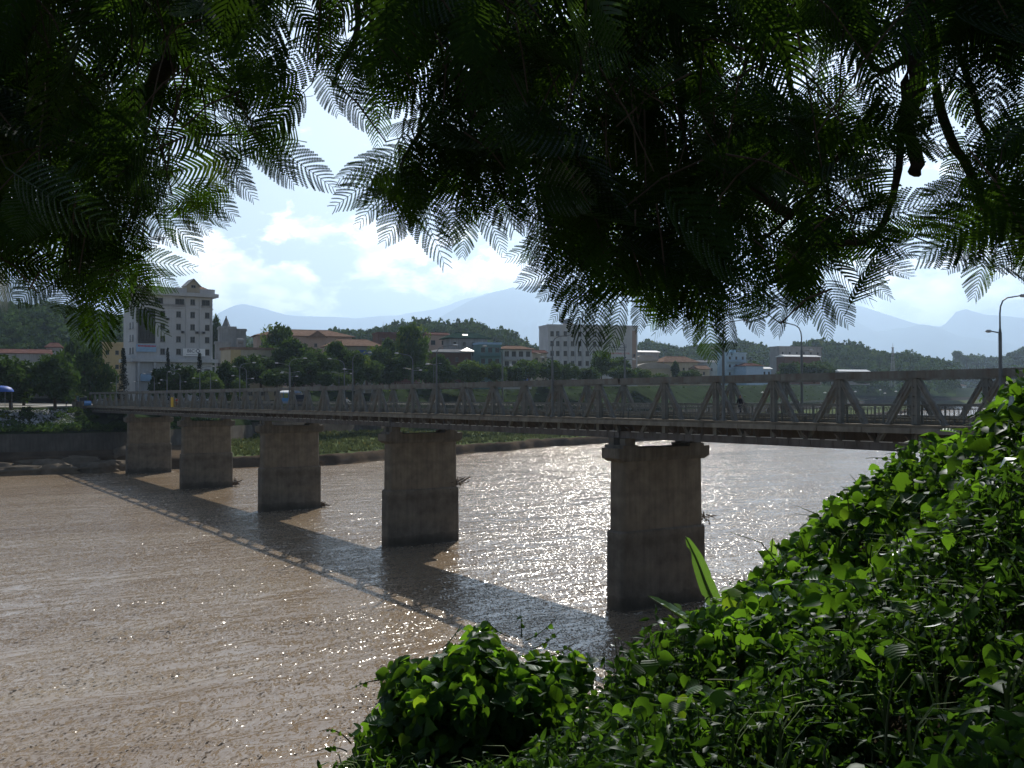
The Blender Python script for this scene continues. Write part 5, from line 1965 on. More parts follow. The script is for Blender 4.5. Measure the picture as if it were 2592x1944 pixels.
def vehicle(loc, rz, name, label, kind, paint, roofm):
    e = empty(name, loc, rz)
    tag(e, label, 'truck' if kind == 'truck' else 'car')
    if kind == 'truck':
        L, W_, prof = 5.6, 1.9, [(-2.8, .45), (-2.8, 1.15), (-2.55, 1.35), (-2.2, 2.05), (-1.2, 2.12), (-1.15, .95), (-1.15, .45)]
    else:
        L, W_, prof = 4.2, 1.66, [(-2.1, .30), (-2.12, .62), (-1.95, .78), (-1.0, .92), (-.45, 1.38), (.95, 1.42), (1.75, .98), (2.08, .90), (2.12, .45), (2.05, .30)]
    m = MB()
    n = len(prof)
    ins = [(.06 if z < 1.0 else .16) for _, z in prof]
    vs = [(-W_ / 2 + i_, y, z) for (y, z), i_ in zip(prof, ins)] + [(W_ / 2 - i_, y, z) for (y, z), i_ in zip(prof, ins)]
    fs = [(i, (i + 1) % n, n + (i + 1) % n, n + i) for i in range(n)] + [tuple(range(n)), tuple(reversed(range(n, 2 * n)))]
    m._add(vs, fs)
    m.build('body', paint, e)
    if kind == 'truck':
        m = MB()
        m.span(-.95, .95, -1.10, 2.8, .75, .9)
        for s in (-1, 1):
            m.span(s * .95 - .03, s * .95 + .03, -1.10, 2.8, .9, 1.5)
        m.span(-.92, .92, 2.74, 2.8, .9, 1.5)
        for s in (-1, 1):
            for y in (-.9, .9, 2.6):
                m.span(s * .9 - .03, s * .9 + .03, y - .03, y + .03, 1.5, 2.4)
        m.build('load_bed', M_carb, e)
        m = MB()
        for i in range(8):
            a, b_ = math.pi * i / 8, math.pi * (i + 1) / 8
            m.quad((-math.cos(a) * .98, -1.12, 2.2 + math.sin(a) * .35), (-math.cos(b_) * .98, -1.12, 2.2 + math.sin(b_) * .35), (-math.cos(b_) * .98, 2.82, 2.2 + math.sin(b_) * .35), (-math.cos(a) * .98, 2.82, 2.2 + math.sin(a) * .35))
        m.build('cover', roofm, e)
        m = MB()
        m.quad((-.72, -2.53, 1.40), (.72, -2.53, 1.40), (.66, -2.24, 2.0), (-.66, -2.24, 2.0))
        m.build('windscreen', M_glassd, e).location = (0, -.02, 0)
        wy = (-1.95, 1.75)
        rw = .40
    else:
        m = MB()
        for s in (-1, 1):
            x = s * (W_ / 2 - .10)
            m.poly((x, -.88, .98), (x, 1.55, 1.02), (x * .93, .92, 1.34), (x * .93, -.42, 1.32))
        m.build('side_windows', M_glassd, e)
        m = MB()
        m.quad((-.62, -1.0, .945), (.62, -1.0, .945), (.58, -.48, 1.37), (-.58, -.48, 1.37))
        m.build('windscreen', M_glassd, e)
        wy = (-1.3, 1.3)
        rw = .30
    for y in wy:
        for s in (-1, 1):
            m = MB()
            x = s * (W_ / 2 - .10)
            m.tube([(x - .1, y, rw), (x + .1, y, rw)], rw, 14)
            w = m.build('wheel', M_black, e)
            m = MB()
            m.tube([(x + s * .101, y, rw), (x + s * .115, y, rw)], rw * .55, 10)
            m.build('rim', M_chrome, w)
    for s in (-1, 1):
        m = MB()
        m.span(s * .6 - .13, s * .6 + .13, prof[1][0] - .05, prof[1][0] + .03, prof[1][1] - .16, prof[1][1] + .02)
        m.build('headlight', M_lens, e)


vehicle(on_bridge(97.5, -3.9), dirb - R(90), 'small_truck', 'small covered truck with a pale top crossing the bridge', 'truck', M_card, M_sheetw)
pz = zR + .006
q = at(222, 1012, 0 + 236)
vehicle((q.x, q.y, pz), dirb + R(80), 'car', 'blue and white car at the left end of the bridge', 'car', M_carb, M_carw)
q = at(205, 1012, 240)
vehicle((q.x - 1, q.y + 3, pz), dirb - R(95), 'covered_truck', 'dark truck standing behind the blue car at the bridge head', 'truck', M_card, M_card)
q = at(262, 1012, 231)
vehicle((B(ENDT + 3, -3, 0).x, B(ENDT + 3, -3, 0).y, B(ENDT + 3, -3, .0).z + .06 if False else 12.99), dirb - R(90), 'white_car', 'white car driving onto the left end of the bridge', 'car', M_carw, M_carw)
for px, D_, lab, sh in ((168, 238, 'person standing at the kerb left of the blue car', 'blue'), (195, 234, 'person in dark clothes nearest the blue car', 'dark')):
    q = at(px, 1012, D_)
    person((q.x, q.y, pz), random.uniform(0, 6), lab, sh, 'dark')
# yellow board fixed on the near railing
p = B(141.5, .50, 0)
e = empty('warning_board')
e.matrix_world = BM @ Matrix.Translation((141.5, .50, .004))
tag(e, 'small yellow board on the near side of the bridge above the fourth pier', 'sign')
M_yel = mat('yellow_board', (.55, .38, .03), .15, 2, .6)
m = MB()
m.span(-.75, .75, -.03, .03, .1, 1.75)
m.build('board', M_yel, e)
m = MB()
for x in (-.55, .55):
    m.span(x - .04, x + .04, -.12, -.033, 0, 1.9)
m.build('posts', M_grey, e)

# ------------------------------------------------------------------ near bank under the camera
def tps_fit(P, z, lam=.02):
    n = len(P)
    d = np.linalg.norm(P[:, None] - P[None], axis=-1)
    K = np.where(d > 0, d ** 2 * np.log(d + 1e-9), 0) + lam * np.eye(n)
    A = np.zeros((n + 3, n + 3))
    A[:n, :n] = K
    A[:n, n:] = np.c_[np.ones(n), P]
    A[n:, :n] = A[:n, n:].T
    return np.linalg.solve(A, np.r_[z, 0, 0, 0])


def tps_eval(w, P, Q):
    d = np.linalg.norm(Q[:, None] - P[None], axis=-1)
    return (np.where(d > 0, d ** 2 * np.log(d + 1e-9), 0)) @ w[:len(P)] + np.c_[np.ones(len(Q)), Q] @ w[len(P):]


# height of the thicket: points read as (column, row, distance)
cp = [(1100, 2010, 4.6), (1300, 2000, 4.0), (1700, 1990, 3.2), (2100, 1980, 3.0), (2592, 1980, 2.6), (2900, 1900, 2.4),
      (1420, 1905, 6.6), (1500, 1840, 7.2), (1600, 1775, 8.0), (1700, 1750, 8.6), (1790, 1720, 9.2), (1860, 1700, 9.6), (1930, 1610, 10.0), (2000, 1490, 10.0), (2080, 1385, 9.8), (2170, 1310, 9.6), (2235, 1235, 9.2), (2300, 1190, 8.8), (2400, 1130, 8.2),
      (2520, 1030, 7.4), (2592, 990, 7.0), (2800, 940, 6.4), (3100, 900, 6.0),
      (1800, 1800, 5.6), (2000, 1720, 5.2), (2300, 1720, 4.4), (2592, 1720, 3.6), (1950, 1600, 7.2), (2100, 1480, 7.0), (2400, 1450, 5.6), (2592, 1400, 4.8), (2900, 1300, 4.6), (2300, 1330, 7.4), (2592, 1180, 5.8), (2480, 1185, 7.0),
      (800, 1985, 7.6), (900, 1915, 7.8), (1020, 1930, 7.8), (1130, 1960, 7.4), (1300, 1940, 7.2)]
CP = [tuple(at(*c)) for c in cp]
for px, py, D_ in ((1420, 1880, 6.2), (1600, 1790, 8.0), (1790, 1720, 9.2), (1930, 1610, 10.0), (2080, 1385, 9.8), (2235, 1235, 9.2), (2400, 1130, 8.2), (2592, 990, 7.0), (2900, 930, 6.3), (900, 1915, 7.8), (1130, 1960, 7.4)):
    q = at(px, py, D_)
    k2 = (D_ + 2.2) / D_
    CP.append((q.x * k2, q.y * k2, q.z - 2.0 - (1.0 if px < 1300 else 0)))
    k2 = (D_ + 6) / D_
    CP.append((q.x * k2, q.y * k2, q.z - 5.5))
CP += [(-3, 6.5, 12.3), (-3, 9, 10.5), (-3, 14, 7), (-5, 3, 13.4), (-2.5, 2.2, 14.2), (-2, 4.5, 13.3), (0, 1.2, 14.75), (3, .8, 14.9), (-3, .5, 14.75), (6, 1.5, 15.6), (0, 16, 6.5), (6, 17, 7), (12, 12, 11.5), (12, 17, 8.5), (10, 5, 16.5), (-7, 8, 9.5), (-7, 15, 5.5)]
CP = np.array(CP)
TW = tps_fit(CP[:, :2], CP[:, 2])


def bank_z(Q):
    Q = np.asarray(Q, float)
    return tps_eval(TW, CP[:, :2], Q)


gx, gy = np.meshgrid(np.linspace(-7, 12, 96), np.linspace(.6, 17, 96), indexing='ij')
gz = bank_z(np.c_[gx.ravel(), gy.ravel()]).reshape(gx.shape) - .42
ix = np.arange(gx.size).reshape(gx.shape)
q = np.stack([ix[:-1, :-1], ix[1:, :-1], ix[1:, 1:], ix[:-1, 1:]], -1).reshape(-1, 4)
M_earth = mat('near_bank_earth', (.035, .030, .020), .4, 1.5, .95, .8, world_co=True)
GV = np.stack([gx, gy, gz], -1).reshape(-1, 3)
tag(link('near_bank', np_mesh('near_bank', GV, q, [M_earth], smooth=True)), 'steep overgrown near bank below the camera', kind='structure')
# the rest of the near side: bank going down to the water, ground behind the camera, shoulder up to the bridge
m = MB()
edge = [tuple(GV[ix[i, -1]]) for i in range(0, 96, 5)]
for a, b in zip(edge[:-1], edge[1:]):
    m.poly(a, b, (b[0] * 1.4, b[1] + 13, -1.5), (a[0] * 1.4, a[1] + 13, -1.5))
le = [tuple(GV[ix[0, j]]) for j in range(0, 96, 5)]
for a, b in zip(le[:-1], le[1:]):
    m.poly(a, b, (-25, b[1] + 14, -1.5), (-25, a[1] + 8, -1.5))
re_ = [tuple(GV[ix[-1, j]]) for j in range(0, 96, 5)]
for a, b in zip(re_[:-1], re_[1:]):
    m.poly(b, a, (34, a[1] + 8, 12.4), (34, b[1] + 26, 12.4 - 8 * (b[1] > 12)))
m.poly((-60, .62, 14.2), (-60, -60, 14.4), (60, -60, 14.4), (60, .62, 14.2), (12, .62, GV[ix[-1, 0]][2]), (2, .62, GV[ix[48, 0]][2]), (-7, .62, GV[ix[0, 0]][2]))
m.poly((34, 8, 12.4), (90, 8, 13), (90, 60, 13), (48, 48, 12.4), (34, 34, 11.5))
m.poly((34, 34, 11.5), (48, 48, 12.4), (56, 70, -2), (30, 52, -2))
tag(m.build('bank_ground', M_earth), 'ground of the near river bank', kind='structure')

# leaf templates -------------------------------------------------
def leaf_template(stations, fold=.22, curl=.18, width=1.0):
    """stations (t, halfwidth); leaf of unit length along +x, z up"""
    V, Fq = [], []
    for t, w in stations:
        z0 = -curl * t * t
        sx_ = .0
        V += [(t - (.10 if t < .06 else 0), w * width, z0 + fold * w), (t, 0, z0), (t - (.10 if t < .06 else 0), -w * width, z0 + fold * w)]
    for i in range(len(stations) - 1):
        a = i * 3
        Fq += [(a, a + 1, a + 4, a + 3), (a + 1, a + 2, a + 5, a + 4)]
    return np.array(V, float), np.array(Fq)


HEART = [leaf_template([(0, .26), (.14, .46), (.36, .47), (.64, .32), (.86, .13), (1, .005)], f, c) for f, c in ((.25, .12), (.05, .35), (.45, .05))]
HEART_HI = [leaf_template([(0, .20), (.05, .36), (.15, .47), (.28, .50), (.42, .46), (.58, .37), (.74, .24), (.88, .10), (1, .004)], f, c) for f, c in ((.25, .15), (.04, .40), (.42, .08), (-.2, .2))]
LANCE = [leaf_template([(0, .04), (.3, .19), (.65, .15), (1, .003)], f, c) for f, c in ((.4, .2), (.1, .45))]


def leaf_frames(nrm, droop, r):
    """matrices with x along a random downhill-ish direction in the leaf plane, z = normal"""
    n = len(nrm)
    nrm = nrm / np.linalg.norm(nrm, axis=1)[:, None]
    a = r.normal(size=(n, 3))
    a[:, 2] -= droop
    x = a - nrm * np.sum(a * nrm, 1)[:, None]
    x /= np.linalg.norm(x, axis=1)[:, None] + 1e-9
    y = np.cross(nrm, x)
    return np.stack([x, y, nrm], -1)


M_vine = leaf_mat('vine_leaves', (.010, .030, .007), (.026, .066, .011), (.23, .49, .025), .03, .38, .48)
M_vine_o = leaf_mat('vine_leaf_large', (.013, .036, .008), (.032, .078, .013), (.21, .45, .024), .04, .36, .46, attr=False, veins=True)
M_herb = leaf_mat('herb_leaves', (.009, .026, .007), (.025, .060, .012), (.11, .25, .018), .03, .40, .42)
M_stem = mat('green_stem', (.06, .075, .03), .3, 8, .7)


def scatter_leaves(P, nrm, size, templ, r, droop=.6):
    Vs, Fs, At, n0 = [], [], [], 0
    n = len(P)
    k = r.integers(0, len(templ), n)
    Mx = leaf_frames(nrm, droop, r) * size[:, None, None]
    tint = np.clip(r.beta(2, 2.6, n), 0, .93)
    tint[r.random(n) < .02] = 1.0
    for i, (tv, tf) in enumerate(templ):
        s = k == i
        if not s.any():
            continue
        v, f = scatter(tv, tf, Mx[s], P[s])
        Vs.append(v)
        Fs.append(f[0] + n0)
        n0 += len(v)
        At.append(np.repeat(tint[s], len(tv)))
    return np.concatenate(Vs), np.concatenate(Fs), np.concatenate(At)


def bank_normal(Q):
    e_ = .05
    z0 = bank_z(Q)
    zx = bank_z(Q + [e_, 0])
    zy = bank_z(Q + [0, e_])
    n = np.stack([-(zx - z0) / e_, -(zy - z0) / e_, np.ones(len(Q))], 1)
    return z0, n / np.linalg.norm(n, axis=1)[:, None]


r9 = np.random.default_rng(99)


def sample_bank(n, px0, px1, D0_, D1_):
    px = r9.uniform(px0, px1, n)
    D_ = np.sqrt(r9.uniform(D0_ ** 2, D1_ ** 2, n))
    return np.c_[(px - 1296) / F * D_, D_]


# lumpiness of the thicket, so that it has hollows and mounds
lump_c = sample_bank(240, 1000, 2800, 2.6, 11)
lump_h = r9.uniform(-.15, .14, 240)
lump_r = r9.uniform(.22, .6, 240)


mnd_c = sample_bank(34, 1450, 2750, 3.0, 9.8)
mnd_h = r9.uniform(-.20, .22, 34)
mnd_r = r9.uniform(.40, .85, 34)


def lump(Q):
    e2 = ((Q[:, None] - mnd_c[None]) ** 2).sum(-1)
    big = (mnd_h * np.exp(-e2 / mnd_r ** 2)).sum(1)
    d2 = ((Q[:, None] - lump_c[None]) ** 2).sum(-1)
    return big + (lump_h * np.exp(-d2 / lump_r ** 2)).sum(1)


thick = empty('vine_thicket', tuple(at(2200, 1600, 5.5)))
tag(thick, 'dense green thicket of heart-leaved vines covering the near bank at right', 'vine')
TV = Vector(thick.location)
sunv = np.array([math.sin(R(SUN_AZ)) * math.cos(R(SUN_EL)), math.cos(R(SUN_AZ)) * math.cos(R(SUN_EL)), math.sin(R(SUN_EL))])


def local(V, o):
    return V - np.array(o)[None]


# heart leaves: mostly on the upper ridge, some lower down
Q = np.concatenate([sample_bank(13500, 1750, 2850, 6.0, 11.5), sample_bank(500, 1400, 2850, 2.7, 6.8)])
z0, nr = bank_normal(Q)
up = r9.uniform(-.40, .0, len(Q)) + lump(Q)
P = np.c_[Q, z0 + up]
nn = nr * .35 + np.array([0, -.42, .50]) + r9.normal(0, .55, (len(Q), 3))
sz = .045 + .105 * r9.uniform(0, 1, len(Q)) ** 1.6 * np.where(Q[:, 1] < 6.2, .72, 1)
V1, F1, A1 = scatter_leaves(P, nn, sz, HEART, r9, 1.5)
o = link('foliage', np_mesh('foliage', local(V1, TV), F1, [M_vine], attr=A1, smooth=True), thick)
o['kind'] = 'stuff'
# 300 large leaves, each a part
hi_mesh = [np_mesh('leaf', v, f, [M_vine_o], smooth=True) for v, f in HEART_HI]
Q = np.concatenate([sample_bank(190, 1750, 2700, 6.4, 10.2), sample_bank(110, 1500, 2700, 2.8, 6.0)])
z0, nr = bank_normal(Q)
P = np.c_[Q, z0 + r9.uniform(-.08, .05, len(Q)) + lump(Q)]
nn = nr * .25 + np.array([0, -.55, .45]) + r9.normal(0, .48, (len(Q), 3))
Fm = leaf_frames(nn, 1.6, r9)
for i in range(len(Q)):
    o = link('leaf', hi_mesh[i % 4], thick)
    s = r9.uniform(.10, .165) if i < 190 else r9.uniform(.06, .115)
    mt = Matrix([list(row) for row in (Fm[i] * s)]).to_4x4()
    mt.translation = Vector(P[i]) - TV
    o.matrix_local = mt
# small lance-shaped herb leaves over the lower slope, in whorls on stalks
herb = empty('herb_growth', tuple(at(1800, 1800, 6)))
tag(herb, 'low leafy herbs with small pointed leaves filling the slope below the vines', 'herbs')
HV = Vector(herb.location)
ns = 5200
Qa = sample_bank(6400, 1330, 2800, 2.7, 9.2)
Qa = Qa[(Qa[:, 1] < 6.6) | (1296 + Qa[:, 0] / Qa[:, 1] * F < 1840) | (r9.random(len(Qa)) < .22)]
Qs = np.concatenate([Qa, sample_bank(1300, 790, 1400, 6.2, 8.8)])
z0, nr = bank_normal(Qs)
hs = r9.uniform(.10, .32, len(Qs))
Pb, Nb, Sb = [], [], []
stm = MB()
for i in range(len(Qs)):
    b0 = np.array([Qs[i, 0], Qs[i, 1], z0[i] - .34])
    tip = b0 + np.array([r9.normal(0, .07), r9.normal(0, .07), hs[i] + .04 + lump(Qs[i:i + 1])[0]])
    if i % 3 == 0:
        stm.tube([b0, (b0 + tip) / 2 + r9.normal(0, .015, 3), tip], [.005, .004, .002], 4, cap=False)
    nl = r9.integers(7, 13)
    t = r9.uniform(.45, 1.0, nl)
    pts_ = b0 + (tip - b0) * t[:, None]
    Pb.append(pts_)
    Nb.append(np.array([0, -.30, .65]) + r9.normal(0, .5, (nl, 3)))
    Sb.append(r9.uniform(.045, .095, nl))
Pb, Nb, Sb = np.concatenate(Pb), np.concatenate(Nb), np.concatenate(Sb)
V1, F1, A1 = scatter_leaves(Pb, Nb, Sb, LANCE, r9, .35)
o = link('foliage', np_mesh('foliage', local(V1, HV), F1, [M_herb], attr=A1, smooth=True), herb)
o['kind'] = 'stuff'
o = stm.build('stalks', M_stem, herb)
o.data.transform(Matrix.Translation(-HV))
o['kind'] = 'stuff'
# the rounded vine-covered bush at the bottom, left of the slope
bush = empty('vine_bush', tuple(at(1215, 1944, 8.0)))
tag(bush, 'rounded bush smothered in round vine leaves at the bottom centre', 'bush')
BV = Vector(bush.location)
bc = np.array(at(1225, 1922, 8.0))
nb = 5200
d = r9.normal(size=(nb, 3))
d /= np.linalg.norm(d, axis=1)[:, None]
d[:, 2] = np.where(d[:, 2] < -.5, -d[:, 2], d[:, 2])
rr = 1 + .10 * np.sin(5 * np.arctan2(d[:, 1], d[:, 0])) + .10 * np.sin(8 * d[:, 0] + 2) + .08 * np.sin(11 * d[:, 2]) + .06 * np.sin(17 * d[:, 0] + 5 * d[:, 1])
sc3 = np.array([.86, .85, .86])
P = bc + d * (rr * r9.uniform(.74, 1.03, nb))[:, None] * sc3
nn = d * .5 + np.array([0, -.40, .35]) + r9.normal(0, .38, (nb, 3))
V1, F1, A1 = scatter_leaves(P, nn, r9.uniform(.065, .13, nb), HEART, r9, 1.3)
o = link('foliage', np_mesh('foliage', local(V1, BV), F1, [M_vine], attr=A1, smooth=True), bush)
o['kind'] = 'stuff'
core = MB()
core.lathe([(.02, -.9), (.62, -.7), (.70, -.2), (.62, .25), (.38, .52), (.02, .66)], 16)
o = core.build('branches', M_earth, bush, smooth=True)
o.location = Vector(bc) - BV
for i in range(120):
    dd = r9.normal(size=3)
    dd /= np.linalg.norm(dd)
    dd[2] = abs(dd[2]) * .9 + .1
    dd[1] = -abs(dd[1]) if i % 3 else dd[1]
    dd /= np.linalg.norm(dd)
    pos = bc + dd * sc3 * r9.uniform(1.0, 1.08)
    fm = leaf_frames((dd * .55 + np.array([0, 0, .5]) + r9.normal(0, .3, 3))[None], .6, r9)[0] * r9.uniform(.085, .135)
    o = link('leaf', hi_mesh[i % 4], bush)
    mt = Matrix([list(row) for row in fm]).to_4x4()
    mt.translation = Vector(pos) - BV
    o.matrix_local = mt


# tendrils reaching into the light
def tendril(a, b, bend, parent, r0=.006, leaves=4):
    a, b = Vector(a), Vector(b)
    mid = (a + b) / 2 + Vector(bend)
    pts_ = []
    for i in range(9):
        t = i / 8
        pts_.append(a * (1 - t) ** 2 + mid * 2 * t * (1 - t) + b * t * t)
    po = Vector(parent.location)
    m = MB()
    m.tube([p_ - po for p_ in pts_], list(np.linspace(r0, r0 * .35, 9)), 5)
    o = m.build('tendril', M_stem, parent)
    for i in range(leaves):
        p_ = pts_[min(8, 3 + i * 5 // max(1, leaves))]
        l_ = link('leaf', hi_mesh[i % 4], o)
        fm = leaf_frames(np.array([[random.gauss(0, .5), random.gauss(-.3, .4), .6]]), .8, r9)[0] * random.uniform(.02, .05)
        mt = Matrix([list(row) for row in fm]).to_4x4()
        mt.translation = p_ - po
        o_ = l_
        o_.matrix_local = mt


for (x0_, y0_), (x1_, y1_), D_, bz_ in (((2190, 1300), (2128, 1230), 9.4, .05), ((2150, 1330), (2010, 1300), 9.6, .04), ((2200, 1280), (2150, 1200), 9.6, .06), ((2080, 1385), (2040, 1310), 9.8, .03), ((2000, 1480), (1955, 1400), 9.8, .12),
                                        ((2020, 1450), (2025, 1350), 9.8, .02), ((2300, 1180), (2190, 1160), 9.0, .06), ((2310, 1180), (2240, 1150), 9.0, .1), ((1920, 1440), (1890, 1470), 9.8, .02), ((1760, 1640), (1700, 1630), 9.0, .03)):
    tendril(at(x0_, y0_, D_), at(x1_, y1_, D_ - .2), (0, 0, bz_), thick)
for (x0_, y0_), (x1_, y1_), D_, bz_ in (((1330, 1620), (1410, 1560), 8.0, -.05), ((1290, 1610), (1225, 1560), 8.0, -.06), ((1320, 1612), (1318, 1540), 8.0, 0), ((1350, 1640), (1425, 1590), 8.0, -.04), ((1120, 1640), (1170, 1575), 8.0, -.04),
                                        ((1390, 1660), (1455, 1625), 8.1, -.03), ((960, 1720), (885, 1745), 8.0, .03), ((880, 1900), (805, 1900), 7.6, .06), ((890, 1880), (810, 1850), 7.6, .1), ((930, 1900), (880, 1850), 7.6, .02)):
    tendril(at(x0_, y0_, D_), at(x1_, y1_, D_ - .1), (0, 0, bz_), bush)
# grass blades and runners among the leaves
gb_ = MB()
Qg = np.concatenate([sample_bank(95, 1500, 2750, 3.0, 9.8), sample_bank(30, 820, 1350, 6.6, 8.4)])
zg_, _n = bank_normal(Qg)
for i in range(len(Qg)):
    b0 = Vector((Qg[i, 0], Qg[i, 1], zg_[i] - .2))
    for k in range(int(r9.integers(2, 5))):
        a = r9.uniform(0, 6.28)
        L_ = r9.uniform(.18, .38)
        d_ = Vector((math.cos(a), math.sin(a) * .6, 0))
        w_ = Vector((-d_.y, d_.x, 0)).normalized() * .006
        p0, p1, p2, p3 = b0, b0 + d_ * L_ * .12 + Vector((0, 0, L_ * .5)), b0 + d_ * L_ * .35 + Vector((0, 0, L_ * .8)), b0 + d_ * L_ * .75 + Vector((0, 0, L_ * .82))
        for u, v2_, wa, wb in ((p0, p1, 1, 1), (p1, p2, 1, .8), (p2, p3, .8, .05)):
            gb_.quad(u - w_ * wa - HV, u + w_ * wa - HV, v2_ + w_ * wb - HV, v2_ - w_ * wb - HV)
    if i % 4 == 0:
        a = r9.uniform(0, 6.28)
        e_ = b0 + Vector((math.cos(a) * .5, math.sin(a) * .3, .25 + r9.normal(0, .08)))
        gb_.tube([b0 - HV, b0.lerp(e_, .5) + Vector((0, 0, .12)) - HV, e_ - HV], [.006, .005, .002], 4, cap=False)
M_blade = mat('grass_blade', (.075, .11, .03), .4, 6, .7)
o = gb_.build('grass_blades', M_blade, herb)
o['kind'] = 'stuff'
# long grass stalks and bare twigs crossing the slope
for i, ((x0_, y0_), (x1_, y1_), D_, bd) in enumerate((((2360, 1700), (2520, 1450), 4.6, (-.05, 0, .05)), ((2240, 1900), (2280, 1660), 4.0, (-.03, 0, .04)), ((2370, 1930), (2400, 1830), 3.2, (.02, 0, 0)), ((2090, 1940), (2105, 1860), 3.2, (-.03, 0, 0)),
                                                      ((1790, 1720), (1960, 1740), 5.6, (0, 0, .03)))):
    tendril(at(x0_, y0_, D_), at(x1_, y1_, D_), bd, herb, .006, 0)

# ------------------------------------------------------------------ banana plant and cut stump
M_ban = leaf_mat('banana_leaf', (.05, .11, .02), (.10, .20, .04), (.20, .38, .05), .10, .45, .5, attr=False)
M_banst = mat('banana_stem', (.16, .20, .08), .25, 3, .6)


def banana_leaf(pts_, w, parent, seed, fold=.5, face=(0, -1, .2)):
    r = random.Random(seed)
    po = Vector(parent.location)
    n = 22
    P_ = []
    pv_ = [Vector(p_) for p_ in pts_]
    for i in range(n):
        t = i / (n - 1) * (len(pv_) - 1)
        k = min(int(t), len(pv_) - 2)
        P_.append(pv_[k].lerp(pv_[k + 1], t - k))
    for _ in range(3):
        P_ = [P_[0]] + [(P_[i - 1] + P_[i] * 2 + P_[i + 1]) / 4 for i in range(1, n - 1)] + [P_[-1]]
    V, Fq = [], []
    for i in range(n):
        t = i / (n - 1)
        d_ = (P_[min(i + 1, n - 1)] - P_[max(i - 1, 0)]).normalized()
        nn_ = Vector(face) - d_ * Vector(face).dot(d_)
        nn_.normalize()
        s_ = nn_.cross(d_)
        ww = w * (math.sin(math.pi * min(1, t * .9 + .10)) ** .45) * (1 - .35 * t)
        jl, jr = 1 - (r.random() < .35) * r.uniform(.2, .6), 1 - (r.random() < .2) * r.uniform(.1, .35)
        V += [P_[i] + s_ * ww * jl + nn_ * fold * ww * .5 - po, P_[i] + s_ * ww * .5 * jl + nn_ * fold * ww * .3 - po, P_[i] - po, P_[i] - s_ * ww * .5 * jr + nn_ * fold * ww * .3 - po, P_[i] - s_ * ww * jr + nn_ * fold * ww * .5 - po]
    for i in range(n - 1):
        for k in range(4):
            a = i * 5 + k
            Fq.append((a, a + 1, a + 6, a + 5))
    me_ = np_mesh('leaf', np.array([tuple(v) for v in V]), np.array(Fq), [M_ban], smooth=True)
    lf = link('leaf', me_, parent)
    m = MB()
    m.tube([p_ - po for p_ in P_[::3]], list(np.linspace(.022, .006, len(P_[::3]))), 6)
    m.build('midrib', M_banst, lf)


ban = empty('banana_plant', tuple(at(1835, 1640, 11.0)))
tag(ban, 'banana plant with torn upright leaves at the edge of the slope before the nearest pier', 'banana plant')
banana_leaf([at(1822, 1555, 11.0), at(1790, 1490, 10.9), at(1765, 1420, 10.8), at(1735, 1358, 10.6)], .115, ban, 3, .3, (.4, -1, .15))
banana_leaf([at(1800, 1600, 11.0), at(1750, 1580, 10.7), at(1700, 1545, 10.4), at(1640, 1508, 10.2)], .12, ban, 5, .9, (.1, -.5, .9))
banana_leaf([at(1925, 1560, 10.9), at(1932, 1500, 10.8), at(1948, 1430, 10.7), at(1955, 1362, 10.6)], .125, ban, 8, .5, (.2, -1, .1))
m = MB()
bpz = Vector(ban.location)
m.tube([at(1838, 1720, 11.2) - bpz, at(1830, 1600, 11.0) - bpz, at(1820, 1540, 11.0) - bpz], [.085, .07, .04], 9)
m.build('stem', M_banst, ban)
m = MB()
a, b = at(1893, 1580, 10.6), at(1882, 1500, 10.6)
m.tube([a, a.lerp(b, .5) + Vector((.006, 0, 0)), b], [.034, .032, .030], 8)
tag(m.build('stump', M_wood), 'thin bare cut stump sticking up beside the banana plant', 'stump')

